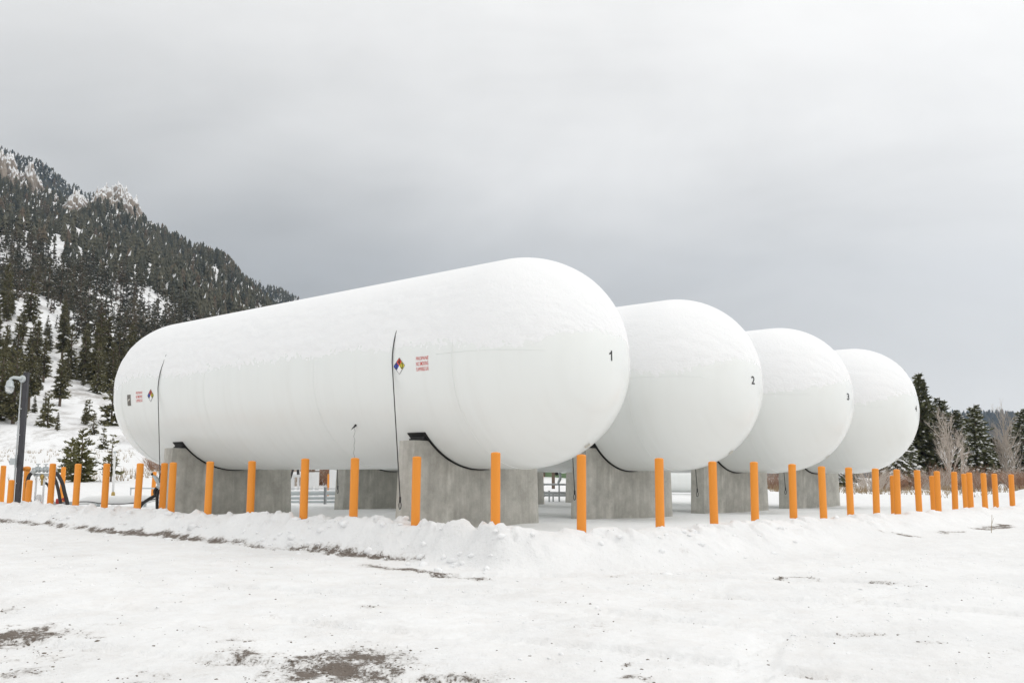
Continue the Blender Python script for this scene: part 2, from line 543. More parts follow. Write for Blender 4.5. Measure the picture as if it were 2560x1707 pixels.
# ------------------------------------------------------------------ layout of the tank farm
AX = Vector((-0.7375, 0.6754, 0)).normalized()          # along a tank, away from the near heads
BX = Vector((-AX.y, AX.x, 0))                            # across, towards the road
ROT = math.atan2(AX.y, AX.x)
R, L = 1.68, 10.46
TANK_Z = 1.6675
ROWV = Vector((3.0716, 3.7796, 0))
T0 = Vector((0.2306, 16.0555, TANK_Z))
TANKS = [T0 + ROWV * i for i in range(4)]

def to_sb(x, y):
    dx = np.asarray(x) - T0.x; dy = np.asarray(y) - T0.y
    return dx * AX.x + dy * AX.y, dx * BX.x + dy * BX.y

def from_sb(s, b, z=0.0):
    return Vector((T0.x + AX.x * s + BX.x * b, T0.y + AX.y * s + BX.y * b, z))

ORD = ["first", "second", "third", "fourth", "fifth", "sixth", "seventh", "eighth", "ninth", "tenth", "eleventh", "twelfth", "thirteenth", "fourteenth", "fifteenth", "sixteenth", "seventeenth"]
LEFT = [(-0.21, 13.41, 1.86), (-1.38, 14.46, 1.82), (-2.40, 15.28, 1.81), (-3.30, 15.99, 1.81), (-4.37, 16.84, 1.78), (-5.31, 17.59, 1.78),
        (-6.19, 18.29, 1.77), (-7.08, 19.00, 1.76), (-7.98, 19.71, 1.76), (-8.85, 20.41, 1.76), (-9.66, 21.05, 1.77)]
RIGHT = [(0.95, 13.66, 1.84), (2.13, 14.43, 1.81), (3.11, 15.43, 1.78), (3.94, 16.29, 1.79), (4.82, 17.20, 1.77), (5.58, 17.97, 1.74), (6.32, 18.73, 1.73),
         (7.08, 19.52, 1.72), (7.75, 20.20, 1.71), (8.51, 20.98, 1.70), (9.22, 21.72, 1.69), (9.87, 22.38, 1.68), (10.55, 23.08, 1.67), (11.19, 23.74, 1.66),
         (11.70, 24.26, 1.65), (12.51, 25.10, 1.64)]
POSTS = [(p[0], p[1]) for p in LEFT + RIGHT]
# wheel tracks across the lot: polylines
TRACKS = [[(-14, 13.4), (-8, 12.6), (-3, 11.3), (1, 9.6), (5, 7.2), (8, 5.0)], [(-14, 11.7), (-8, 10.9), (-3.3, 9.7), (0.5, 8.1), (4.2, 5.8), (6, 4)],
          [(-1.5, 12.2), (1.5, 12.4), (4.0, 11.9), (7.5, 10.1), (12, 7.2)], [(-2.5, 10.9), (1.0, 11.0), (3.4, 10.4), (6.6, 8.8), (10, 6.4)],
          [(-9, 9.6), (-4.2, 8.3), (-1.2, 7.2), (2, 5.6)], [(14, 16.0), (9.5, 14.6), (5.5, 12.4), (2.6, 9.6), (1.4, 6.5)]]
def track_mask(x, y):
    best = np.full(np.shape(x), 9.0)
    for pl in TRACKS:
        for (x0, y0), (x1, y1) in zip(pl[:-1], pl[1:]):
            dx, dy = x1 - x0, y1 - y0
            t = np.clip(((x - x0) * dx + (y - y0) * dy) / (dx * dx + dy * dy), 0, 1)
            best = np.minimum(best, np.hypot(x - x0 - t * dx, y - y0 - t * dy))
    return sstep(0.17, 0.09, best + 0.05 * fbm(x * 1.4, y * 1.4, 3, 57)) * sstep(-0.35, 0.1, fbm(x * 0.45, y * 0.45, 3, 59))

YARD = 0.72
def left_rise(x, y):
    return sstep(22, -14, x) * 0.042 * np.maximum(0, np.minimum(y, 140) - 34) + 0.004 * np.clip(y - 45, 0, 100)

def bank_coord(x, y):
    s, b = to_sb(x, y)
    dl = (b - (2.25 + 0.07 * np.maximum(s, 0))) / (0.62 + 0.055 * np.clip(s, 0, 14))
    dr = ((-2.5 + 0.03 * np.minimum(b, 0)) - s) / 1.25
    dc = ((s + 1.55) * -0.82 + (b - 2.2) * 0.574) / 0.85
    def smax(p, q, k=0.30):
        h = np.clip(0.5 + 0.5 * (p - q) / k, 0, 1)
        return q + (p - q) * h + k * h * (1 - h)
    out = smax(smax(dl, dr), dc)
    right = sstep(-0.6, 0.6, dr - dl)
    return out, right, s, b

def ground_z(x, y, fine=True):
    x = np.asarray(x, float); y = np.asarray(y, float)
    out, right, s, b = bank_coord(x, y)
    lump = fbm(x * 1.7, y * 1.7, 4, 5)
    out = out + 0.10 * fbm(x * 0.8, y * 0.8, 3, 21)
    rise = left_rise(x, y)
    inn = YARD + rise + 0.035 * fbm(x * 0.35, y * 0.35, 3, 2)
    lotz = 0.029 * np.clip(y, -30, 31) + rise + 0.018 * fbm(x * 0.3, y * 0.3, 3, 9)
    # inside yard falls slightly under the tanks, the snow lies deeper in the open
    prof = sstep(0.05, 1.0, out) * (1 - right) + sstep(-0.1, 1.15, out) * right
    z = inn * (1 - prof) + lotz * prof
    # ploughed ridge along the posts on the road side
    ridge = np.exp(-((out - 0.22) / 0.50) ** 2)
    amp = (0.165 * (1 - right) + 0.115 * right) * sstep(60, 25, y)
    z = z + ridge * amp
    if fine:
        w = ridge * (1 - 0.45 * right) * sstep(60, 30, y)
        qx = x + 0.10 * fbm(x * 3, y * 3, 2, 36); qy = y + 0.10 * fbm(x * 3 + 5, y * 3, 2, 37)
        a1, a2, ai = worley(qx * 2.9, qy * 2.9, 4)
        b1, b2, bi = worley(qx * 7.0, qy * 7.0, 6)
        chunk = 0.19 * np.maximum(ai - 0.35, 0) * sstep(0.0, 0.34, a2 - a1) + 0.085 * np.maximum(bi - 0.40, 0) * sstep(0.0, 0.28, b2 - b1)
        z = z + w * (0.075 * lump + chunk + 0.022 * fbm(x * 8, y * 8, 4, 33))
        lotw = sstep(0.7, 1.3, out) * sstep(45, 22, y)
        z = z + lotw * (0.018 * fbm(x * 2.2, y * 2.2, 5, 41) + 0.010 * fbm(x * 9, y * 8, 3, 43))
        z = z - lotw * track_mask(x, y) * (0.045 + 0.012 * np.sin((x * 0.8 - y * 0.6) * 55))
        for px, py in POSTS:
            d2 = (x - px) ** 2 + (y - py) ** 2
            z = z - 0.055 * np.exp(-d2 / 0.012) + 0.018 * np.exp(-(np.sqrt(d2) - 0.22) ** 2 / 0.006)
        z = z + (1 - lotw) * (1 - w) * 0.012 * fbm(x * 1.2, y * 1.2, 4, 47)
    # heap pushed up beyond the last posts on the right
    z = z + 0.62 * np.exp(-(((x - 16.6) / 2.7) ** 2 + ((y - 29.8) / 2.2) ** 2)) * (1 + 0.25 * fbm(x * 0.9, y * 0.9, 3, 61))
    z = z + 0.35 * np.exp(-(((x + 15.0) / 3.4) ** 2 + ((y - 31) / 1.6) ** 2)) * (1 + 0.5 * fbm(x * 1.3, y * 1.3, 3, 63))
    return z

# patches of bare gravel and mud on the lot: x, y, half-width, half-depth, strength
PATCH = [(-3.11, 11.24, 0.32, 0.07, 0.75), (-1.42, 9.91, 0.13, 0.08, 0.8), (-3.54, 9.03, 0.2, 0.17, 0.5), (-4.72, 9.59, 0.14, 0.15, 0.75),
         (-4.05, 8.35, 0.34, 0.36, 1.0), (-3.47, 8.36, 0.13, 0.11, 0.75), (-3.27, 6.98, 0.2, 0.2, 0.75), (-2.06, 7.65, 0.19, 0.2, 0.85),
         (-1.21, 7.32, 0.44, 0.5, 1.0), (-1.73, 7.17, 0.09, 0.08, 0.85), (-2.08, 8.15, 0.42, 0.22, 0.5), (-3.38, 10.31, 0.22, 0.17, 0.45),
         (-2.2, 9.4, 0.2, 0.14, 0.45), (-1.72, 9.03, 0.09, 0.06, 0.75), (0.53, 10.26, 0.33, 0.1, 0.6), (0.73, 8.9, 0.2, 0.3, 0.55),
         (0.83, 7.39, 0.05, 0.09, 0.95), (0.86, 6.98, 0.1, 0.08, 0.85), (1.09, 7.55, 0.12, 0.05, 0.55), (3.34, 12.18, 0.26, 0.06, 0.95),
         (4.17, 11.85, 0.26, 0.06, 0.8), (4.55, 11.49, 0.3, 0.07, 0.5), (3.01, 8.64, 0.22, 0.1, 0.75), (3.36, 8.31, 0.08, 0.1, 0.75),
         (3.75, 7.84, 0.2, 0.12, 0.55), (6.87, 17.64, 0.3, 0.1, 0.9), (-1.2, 6.55, 0.5, 0.2, 0.8), (-4.0, 6.3, 0.8, 0.3, 0.5), (-3.6, 7.6, 0.45, 0.25, 0.62), (-2.9, 6.6, 0.4, 0.2, 0.65), (-0.4, 6.9, 0.4, 0.25, 0.72), (-2.3, 6.9, 0.3, 0.16, 0.6), (-4.5, 7.2, 0.35, 0.25, 0.6), (-5.6, 9.0, 0.4, 0.2, 0.6), (-2.6, 8.7, 0.5, 0.12, 0.5),
         (1.25, 12.35, 0.08, 0.10, 0.6), (1.38, 12.95, 0.07, 0.08, 0.55), (2.38, 13.6, 0.12, 0.10, 0.55)]
RIGHT_EDGE = [((7.7, 18.35), (8.57, 19.0)), ((8.9, 19.45), (10.3, 20.75)), ((9.0, 19.35), (10.1, 20.3))]

def dirt_mask(x, y):
    d = np.zeros_like(x)
    wx = x + 0.16 * fbm(x * 2.5, y * 1.8, 4, 71); wy = y + 0.20 * fbm(x * 2.5 + 9, y * 1.8, 4, 73)
    for px, py, hx, hy, st in PATCH:
        q = ((wx - px) / (hx * 1.7)) ** 2 + ((wy - py) / (hy * 1.8)) ** 2
        d = np.maximum(d, st * np.exp(-q * 0.9))
    for (x0, y0), (x1, y1) in RIGHT_EDGE:
        ux, uy = x1 - x0, y1 - y0; ll = math.hypot(ux, uy); ux /= ll; uy /= ll
        t = (wx - x0) * ux + (wy - y0) * uy; n = -(wx - x0) * uy + (wy - y0) * ux
        d = np.maximum(d, 1.0 * np.exp(-(n / 0.20) ** 2) * sstep(-0.2, 0.15, t) * sstep(ll + 0.2, ll - 0.15, t))
    d = np.maximum(d, 0.44 * track_mask(x, y) * sstep(-0.3, 0.3, fbm(x * 0.8, y * 0.8, 3, 87)))
    # strip of gravel scraped bare at the foot of the ploughed ridge
    s, b = to_sb(x + 0.35 * (wx - x), y + 0.35 * (wy - y))
    b = b + 0.10 * fbm(s * 1.1, s * 0 + 3, 3, 83)
    foot = 2.80 + 0.112 * np.clip(s, -2, 12)
    br = sstep(-0.28, 0.22, fbm(s * 0.55 + 4, s * 0, 3, 81) + 0.12) * sstep(-2.4, -1.2, s) * sstep(13.5, 11.0, s)
    d = np.maximum(d, (0.74 + 0.26 * br) * sstep(-1.1, -0.2, s) * sstep(13.5, 11.0, s) * np.exp(-((b - foot - 0.05) / 0.16) ** 2))
    br2 = sstep(-2.9, -2.2, s) * sstep(0.4, -0.4, s)
    d = np.maximum(d, 0.85 * br2 * np.exp(-((b - 3.45 + 0.25 * s * 0) / 0.22) ** 2))
    return d

# ------------------------------------------------------------------ ground sheet
def axis_lines(lo, hi, near_lo, near_hi, fine, growth, gmax, far_lo, far_hi, far_g):
    out = list(np.arange(near_lo, near_hi, fine))
    def extend(start, end, sign):
        res = []; p = start; step = fine
        while (p - end) * sign < 0:
            d = abs(p - start)
            step = fine + growth * d if d < gmax else step * far_g
            p += sign * step; res.append(p)
        return res
    return np.array(sorted(extend(near_lo, far_lo, -1)[::-1] + out + extend(out[-1], far_hi, 1)))

gx = axis_lines(0, 0, -5.0, 4.5, 0.036, 0.0075, 22, -4500, 4500, 1.28)
gy = axis_lines(0, 0, 5.8, 16.0, 0.036, 0.0085, 30, -60, 6000, 1.28)
GX, GY = np.meshgrid(gx, gy)
GZ = ground_z(GX, GY)
nxg, nyg = len(gx), len(gy)
V = np.stack([GX.ravel(), GY.ravel(), GZ.ravel()], 1)
I = (np.arange(nyg - 1)[:, None] * nxg + np.arange(nxg - 1)[None, :]).ravel()
F = np.stack([I, I + 1, I + nxg + 1, I + nxg], 1)
ground = np_mesh("ground", V, F, "ground", smooth=True)
tag(ground, kind="structure")
near = (np.abs(GX) < 40) & (GY < 60) & (GY > -20)
D = np.where(near, dirt_mask(GX, GY), 0.0)
at_ = ground.data.attributes.new("dirt", "FLOAT", "POINT"); at_.data.foreach_set("value", D.ravel().astype(np.float32))
outc, rightc, _, _ = bank_coord(GX, GY)
LW = sstep(0.75, 1.35, outc) * sstep(40, 24, GY) * (1 - 0.5 * sstep(2.0, 5.0, GX))
at_ = ground.data.attributes.new("lot", "FLOAT", "POINT"); at_.data.foreach_set("value", LW.ravel().astype(np.float32))

# ------------------------------------------------------------------ hills
M1X = [-900, -506, -480, -449, -417, -396, -382, -369, -355, -343, -314, -289, -264, -248, -214, -182, -129, -60, 60]
M1Z = [380, 290, 279, 264, 246, 236, 243, 246, 234, 226, 209, 200, 189, 171, 143, 116, 72, 20, 0]
M2X = [-1500, -846, -779, -741, -698, -652, -571, -482, -423, -386, -352, -322, -250, -183, -115, 0, 100]
M2Z = [640, 519, 495, 485, 453, 429, 374, 327, 298, 290, 280, 263, 212, 160, 90, 20, 0]
def hill1(x, y):
    x = np.asarray(x, float); y = np.asarray(y, float)
    xi = x * 900 / (0.75 * np.clip(y, 100, 900) + 225)      # the spur swings forward towards the valley floor
    zc = np.interp(xi, M1X, M1Z)
    t = np.clip((y - 108) / 792, 0, 1)
    g = t * (0.92 + 0.08 * t)
    over = np.clip((y - 900) / 300, 0, 1)
    rough = sstep(0.0, 0.15, t) * (1 - 0.6 * sstep(0.8, 1.0, t))
    gul = fbm(x * 0.012 + y * 0.004, y * 0.0035, 4, 91)
    z = left_rise(x, np.minimum(y, 140)) + YARD + zc * g * (1 - 0.55 * over) + rough * (14 * gul + 5 * fbm(x * 0.03, y * 0.03, 3, 95)) * np.clip(zc / 150, 0, 1)
    return z - 60 * sstep(0, 1, over) - np.where(zc < 3, 3, 0) - 2.5 * sstep(0.02, 0.0, t)
def hill2(x, y):
    zc = np.interp(x, M2X, M2Z)
    t = np.clip((np.asarray(y, float) - 950) / 550, 0, 1)
    over = np.clip((np.asarray(y, float) - 1500) / 500, 0, 1)
    return zc * (0.15 + 0.85 * t) * (1 - 0.6 * over) + 6 * fbm(np.asarray(x) * 0.02, np.asarray(y) * 0.02, 3, 97) * sstep(1, 0.7, t) - 4
def hill3(x, y):
    x = np.asarray(x, float); y = np.asarray(y, float)
    zc = np.interp(x, [300, 800, 1000, 1150, 1272, 1400, 1700, 2200, 2900], [20, 110, 152, 166, 166, 160, 164, 195, 110])
    t = np.clip((y - 1900) / 700, 0, 1); over = np.clip((y - 2600) / 700, 0, 1)
    return zc * t ** 0.8 * (1 - over) + 7 * fbm(x * 0.01, y * 0.01, 3, 99) - 3

def height_sheet(name, fn, x0, x1, nx, y0, y1, ny, mat="hill"):
    X, Y = np.meshgrid(np.linspace(x0, x1, nx), np.linspace(y0, y1, ny))
    V = np.stack([X.ravel(), Y.ravel(), fn(X, Y).ravel()], 1)
    I = (np.arange(ny - 1)[:, None] * nx + np.arange(nx - 1)[None, :]).ravel()
    o = np_mesh(name, V, np.stack([I, I + 1, I + nx + 1, I + nx], 1), mat, smooth=True)
    return tag(o, kind="structure")
height_sheet("hill", hill1, -900, 60, 180, 108, 1200, 200)
height_sheet("mountain", hill2, -1500, 100, 130, 950, 2000, 90, "wooded")
height_sheet("hill", hill3, 300, 2900, 120, 1900, 3300, 60, "wooded")

# ------------------------------------------------------------------ propane tanks
def capsule_prof(n_head, n_cyl):
    pr = []
    for i in range(n_head + 1):
        a = math.pi / 2 * i / n_head
        pr.append((-R * math.cos(a), R * math.sin(a)))
    for i in range(1, n_cyl + 1):
        pr.append((L * i / n_cyl, R))
    for i in range(1, n_head + 1):
        a = math.pi / 2 * i / n_head
        pr.append((L + R * math.sin(a), R * math.cos(a)))
    return pr

def shell_mesh():
    pr = capsule_prof(28, 24); n = 128
    V = np.array([[x, r * math.cos(2 * math.pi * k / n), R + r * math.sin(2 * math.pi * k / n)] for x, r in pr for k in range(n)])
    F = [(i * n + k, i * n + (k + 1) % n, (i + 1) * n + (k + 1) % n, (i + 1) * n + k) for i in range(len(pr) - 1) for k in range(n)]
    return V, np.array(F)

def surf(s, phi, off=0.0):
    """point on the tank: s along the axis (heads included by arc), phi above the horizontal on the road side"""
    if s < 0:
        a = max(0.0, math.pi / 2 + s / R)
        rr, xx = (R + off) * math.sin(a), -(R + off) * math.cos(a)
    elif s > L:
        a = max(0.0, math.pi / 2 - (s - L) / R)
        rr, xx = (R + off) * math.sin(a), L + (R + off) * math.cos(a)
    else:
        rr, xx = R + off, s
    return Vector((xx, rr * math.cos(phi), R + rr * math.sin(phi)))

def snow_cover(i, ds):
    hs = R * math.pi / 2
    ns = int((L + 2 * hs) / ds); nphi = int(math.radians(216) * R / ds)
    S = np.linspace(-hs, L + hs, ns); P = np.linspace(math.radians(-18), math.radians(198), nphi)
    SS, PP = np.meshgrid(S, P, indexing="ij")
    a = np.where(SS < 0, np.pi / 2 + SS / R, np.where(SS > L, np.pi / 2 - (SS - L) / R, np.pi / 2))
    a = np.clip(a, 0, np.pi / 2)
    nx = np.where(SS < 0, -np.cos(a), np.where(SS > L, np.cos(a), 0))
    ny = np.sin(a) * np.cos(PP); nz = np.sin(a) * np.sin(PP)
    cx = np.clip(SS, 0, L)
    # noise laid out in flat metres so that it does not pinch at the poles
    u = cx + nx * R * 1.2 + 40 * i; v = np.where(np.sin(a) > 0.02, PP * R * np.sin(a) ** 0.7, 0) + 9 * i
    seed = 101 + 7 * i
    fing = fbm(u * 5.5, v * 0.9, 4, seed + 1)
    grain = fbm(u * 13, v * 13, 3, seed + 4)
    edge = 0.155 + 0.05 * fbm(u * 0.45, v * 0.3, 3, seed) + 0.045 * fing + 0.05 * fbm(u * 6.5, v * 5.0, 4, seed + 2) + 0.085 * grain
    edge = edge - 0.10 * np.exp(-((SS + 0.7) / 0.75) ** 2) + 0.11 * np.exp(-((SS + hs) / 0.9) ** 2) - 0.11 * sstep(L - 0.6, L + 0.9, SS)
    e = nz - edge
    th = 0.0045 * np.clip(e / 0.03, -1.8, 1) + 0.020 * sstep(0.0, 0.22, e) + 0.034 * sstep(0.12, 0.7, e)
    rip = fbm(u * 2.4 + 0.9 * fbm(u, v, 2, seed + 9), v * 6.5, 4, seed + 3)
    wgt = sstep(0.0, 0.10, e) * sstep(0.97, 0.45, nz)
    th = th + wgt * (0.020 * rip * np.where((SS < 0) | (SS > L), 0.45, 1.0) + 0.009 * grain)
    rr = R + th
    V = np.stack([cx + nx * rr, ny * rr, R + nz * rr], -1).reshape(-1, 3)
    idx = np.arange(ns * nphi).reshape(ns, nphi)
    F = np.stack([idx[:-1, :-1], idx[:-1, 1:], idx[1:, 1:], idx[1:, :-1]], -1).reshape(-1, 4)
    keep = (th.ravel()[F] > -0.007).any(1)
    F = F[keep]
    used, inv = np.unique(F, return_inverse=True)
    return V[used], inv.reshape(-1, 4)

def text_mesh(txt, bold=0.0):
    cu = bpy.data.curves.new("lettering", "FONT")
    cu.body = txt; cu.size = 1.0; cu.offset = bold; cu.resolution_u = 4
    o = bpy.data.objects.new("lettering", cu); COL.objects.link(o)
    bpy.context.view_layer.update()
    dg = bpy.context.evaluated_depsgraph_get()
    me = bpy.data.meshes.new_from_object(o.evaluated_get(dg))
    bpy.data.objects.remove(o); bpy.data.curves.remove(cu)
    P = np.array([v.co[:] for v in me.vertices]); F = [tuple(p.vertices) for p in me.polygons]
    bpy.data.meshes.remove(me)
    mn, mx = P.min(0), P.max(0)
    return (P[:, :2] - mn[:2]) / (mx[:2] - mn[:2]), F

def decal(name, uv, faces, fn, mat, parent):
    mb = MB(); mb.add([fn(u, v) for u, v in uv], faces)
    return mb.build(name, mat, parent)

def rect_grid(n=6):
    uv = [(i / n, j / n) for j in range(n + 1) for i in range(n + 1)]
    f = [(j * (n + 1) + i, j * (n + 1) + i + 1, (j + 1) * (n + 1) + i + 1, (j + 1) * (n + 1) + i) for j in range(n) for i in range(n)]
    return uv, f

def on_side(s_left, s_right, z0, z1, off):
    """u,v in 0..1 to the road side of the shell; seen from the road, left is the larger s; z measured from the tank axis"""
    def fn(u, v):
        s = s_left + (s_right - s_left) * u
        return surf(s, math.asin((z0 + (z1 - z0) * v) / R), off)
    return fn

def on_pole(y_left, y_right, z0, z1, off):
    """on the near head round its pole; seen from the road, left is the larger y"""
    def fn(u, v):
        y = y_left + (y_right - y_left) * u; z = z0 + (z1 - z0) * v
        x = -math.sqrt((R + off) ** 2 - y * y - z * z)
        return Vector((x, y, R + z))
    return fn

shellV, shellF = shell_mesh()
shell_me = None
TANK_LABEL = ["nearest white propane tank marked 1 with snow on top", "white propane tank marked 2, second from the road",
              "white propane tank marked 3, between tanks 2 and 4", "farthest white propane tank marked 4, beside the conifers"]
tank_roots = []
for i in range(4):
    t = empty("propane_tank", TANKS[i], ROT)
    tag(t, TANK_LABEL[i], "tank", "row of white propane tanks")
    tank_roots.append(t)
    if shell_me is None:
        o = np_mesh("shell", shellV, shellF, "paint", t, smooth=True); shell_me = o.data
    else:
        link("shell", shell_me, None, t)
    v, f = snow_cover(i, 0.032 if i == 0 else 0.05)
    np_mesh("snow_cover", v, f, "tank_snow", t, smooth=True)
    for s in (0.0, 3.45, 7.05, L):
        mb = MB(); n = 96
        ring = [Vector((s, (R + 0.001) * math.cos(2 * math.pi * k / n), R + (R + 0.001) * math.sin(2 * math.pi * k / n))) for k in range(n + 1)]
        mb.tube(ring, 0.006 if s in (0.0, L) else 0.0035, 5, cap=False)
        mb.build("weld_seam", "paint", t, True)
    mb = MB(); mb.tube([surf(s, math.radians(1.5), 0.001) for s in np.linspace(-1.5, 0.35, 24)], 0.0035, 5); mb.build("weld_seam", "paint", t, True)
    uv, f = text_mesh(str(i + 1), 0.02)
    if i == 0:
        uv, f = [(0.58, 0), (1, 0), (1, 1), (0.66, 1), (0.45, 0.82), (0, 0.72), (0, 0.56), (0.35, 0.62), (0.58, 0.72)], [(0, 1, 2, 3, 8), (8, 3, 4), (8, 4, 7), (7, 4, 5, 6)]
    w = {1: 0.075, 2: 0.13, 3: 0.13, 4: 0.13}[i + 1]
    c0 = -0.045
    decal("number_marking", uv, f, on_pole(c0 + w / 2, c0 - w / 2, -0.055, 0.10, 0.004), "blackink", t)
    # stamped maker's plate on a bracket low on the head
    mb = MB()
    nrm = Vector((-0.60, -0.18, -0.78)).normalized(); p0 = Vector((0, 0, R)) + nrm * (R + 0.02)
    q = Vector((0, 0, 1)).rotation_difference(nrm).to_matrix()
    mb.box(p0, (0.10, 0.085, 0.008), 0, q)
    br = mb.build("maker_plate", "nameplate", t)
    mb = MB(); mb.box(Vector((0, 0, R)) + nrm * (R + 0.007), (0.07, 0.06, 0.02), 0, q); mb.build("bracket", "paint", br)

def side_marking(t, s_dia, s_txt, zoff, plate=None):
    dia = bpy.data.objects.new("hazard_diamond", None); COL.objects.link(dia); dia.parent = t
    h, hw = 0.128, 0.130
    zc = zoff - 0.075
    def quad(cu, cz, mat, name):
        uvq, f = rect_grid(3)
        mb = MB()
        def fn(u, v):      # unit square to a diamond cell
            du = (u - v) * hw / 2; dz = (u + v - 1) * h / 2
            return surf(s_dia - (cu * hw / 2 + du), math.asin((zc + cz * h / 2 + dz) / R), 0.005)
        mb.add([fn(u, v) for u, v in uvq], f)
        return mb.build(name, mat, dia)
    cells = {"red": quad(0, 1, "redpanel", "red_panel"), "blue": quad(-1, 0, "bluepanel", "blue_panel"),
             "yellow": quad(1, 0, "yellowpanel", "yellow_panel"), "white": quad(0, -1, "whitepanel", "white_panel")}
    for (ch, cu, cz, pn) in (("4", 0, 1, "red"), ("2", -1, 0, "blue"), ("0", 1, 0, "yellow")):
        uv, f = text_mesh(ch, 0.012)
        sc = s_dia - cu * hw / 2; z0 = zc + cz * h / 2
        decal("digit", uv, f, on_side(sc + 0.028, sc - 0.028, z0 - 0.047, z0 + 0.047, 0.008), "blackink", cells[pn])
    mb = MB()
    pts = [(0, 2), (-2, 0), (0, -2), (2, 0), (0, 2)]
    path = []
    for (a, b2), (c, d2) in zip(pts[:-1], pts[1:]):
        for k in range(6):
            u = a + (c - a) * k / 6; z = b2 + (d2 - b2) * k / 6
            path.append(surf(s_dia - u * hw / 2, math.asin((zc + z * h / 2) / R), 0.006))
    path.append(path[0]); mb.tube(path, 0.003, 4, cap=False); mb.build("border", "blackink", dia)
    wt_ = bpy.data.objects.new("warning_lettering", None); COL.objects.link(wt_); wt_.parent = t
    for (txt, za, zb, bold) in (("PROPANE", 0.055, -0.0 , 0.0), ("NO SMOKING", -0.025, -0.085, 0.002), ("FLAMMABLE GAS", -0.108, -0.168, 0.0)):
        uv, f = text_mesh(txt, bold)
        decal("text_line", uv, f, on_side(s_txt + 0.140, s_txt - 0.140, zoff + zb - 0.02, zoff + za - 0.02, 0.005), "redink", wt_)
    if plate:
        uvq, f = rect_grid(4)
        pl = decal("logo_plate", uvq, f, on_side(plate + 0.075, plate - 0.075, zoff - 0.25, zoff - 0.01, 0.005), "platebrown", t)
        uv = [(0.15, 0.32), (0.35, 0.42), (0.6, 0.50), (0.85, 0.54), (0.8, 0.63), (0.55, 0.60), (0.3, 0.52)]
        decal("swoosh", uv, [tuple(range(7))], on_side(plate + 0.075, plate - 0.075, zoff - 0.25, zoff - 0.01, 0.009), "plateswoosh", pl)
side_marking(tank_roots[0], 1.193, 0.655, 0.0)
side_marking(tank_roots[0], 9.16, 9.66, -0.055, 10.12)

# ------------------------------------------------------------------ concrete saddles
SADDLE = {(0, 0): (1.05, 1.40), (1, 0): (1.15, 1.50), (2, 0): (1.18, 1.55), (3, 0): (1.19, 1.55),
          (0, 1): (8.52, 8.85), (1, 1): (8.65, 9.0), (2, 1): (8.68, 9.03), (3, 1): (8.7, 9.05)}
SAD_LABEL = {0: "concrete saddle under the near end of tank %s", 1: "concrete saddle under the far end of tank %s"}
CR = R + 0.017
yc = math.sqrt(CR ** 2 - (R - 0.44) ** 2)
for (ti, end), (s0, s1) in SADDLE.items():
    th = s1 - s0
    base = TANKS[ti] + AX * ((s0 + s1) / 2); base.z = YARD - 0.5
    e = empty("concrete_saddle", base, ROT)
    tag(e, SAD_LABEL[end] % ("one", "two", "three", "four")[ti], "tank support", "concrete saddles carrying the tanks")
    dz = TANK_Z - base.z
    mb = MB()
    ys = [-yc + 2 * yc * k / 32 for k in range(33)]
    top = [(-1.47, dz + 0.44)] + [(y, dz + R - math.sqrt(CR ** 2 - y * y)) for y in ys] + [(1.47, dz + 0.44)]
    n = len(top)
    bot = [(-1.56 + 3.12 * (y + 1.47) / 2.94, 0.0) for y, z in top]
    V = []
    for x in (-th / 2, th / 2):
        V += [(x, y, z) for y, z in bot] + [(x, y, z) for y, z in top]
    F = []
    for k in range(n - 1):
        F.append((k, k + 1, n + k + 1, n + k)[::-1])
        F.append((2 * n + k, 2 * n + k + 1, 3 * n + k + 1, 3 * n + k))
        F.append((n + k, n + k + 1, 3 * n + k + 1, 3 * n + k)[::-1])
        F.append((k, k + 1, 2 * n + k + 1, 2 * n + k))
    F.append((0, n, 3 * n, 2 * n)[::-1]); F.append((n - 1, 2 * n - 1, 4 * n - 1, 3 * n - 1))
    mb.add(V, F)
    pier = mb.build("pier", "concrete", e)
    bv = pier.modifiers.new("edge", "BEVEL"); bv.width = 0.014; bv.segments = 2; bv.limit_method = "ANGLE"; bv.angle_limit = math.radians(40)
    # black bearing strip between shell and concrete, its ends standing out above the shoulders
    mb = MB()
    a0 = math.asin(yc / CR) + 0.10
    N = 40; V = []; hw = th / 2 + 0.035
    for k in range(N + 1):
        a = -a0 + 2 * a0 * k / N
        for rr in (R + 0.002, R + 0.014):
            for x in (-hw, hw):
                V.append((x, rr * math.sin(a), dz + R - rr * math.cos(a)))
    F = []
    for k in range(N):
        o = 4 * k; p = o + 4
        F += [(o, o + 1, p + 1, p), (o + 2, p + 2, p + 3, o + 3), (o, p, p + 2, o + 2), (o + 1, o + 3, p + 3, p + 1)]
    F += [(0, 2, 3, 1), (4 * N, 4 * N + 1, 4 * N + 3, 4 * N + 2)]
    mb.add(V, F)
    # stub of the strip lying flat on each shoulder
    for sy in (-1, 1):
        mb.box((0, sy * (yc + 0.055), dz + 0.458), (th * 0.9, 0.12, 0.034))
        mb.box((0, sy * (yc + 0.05), dz + 0.482), (th * 0.9, 0.07, 0.05))
    mb.build("bearing_strip", "rubber", e)

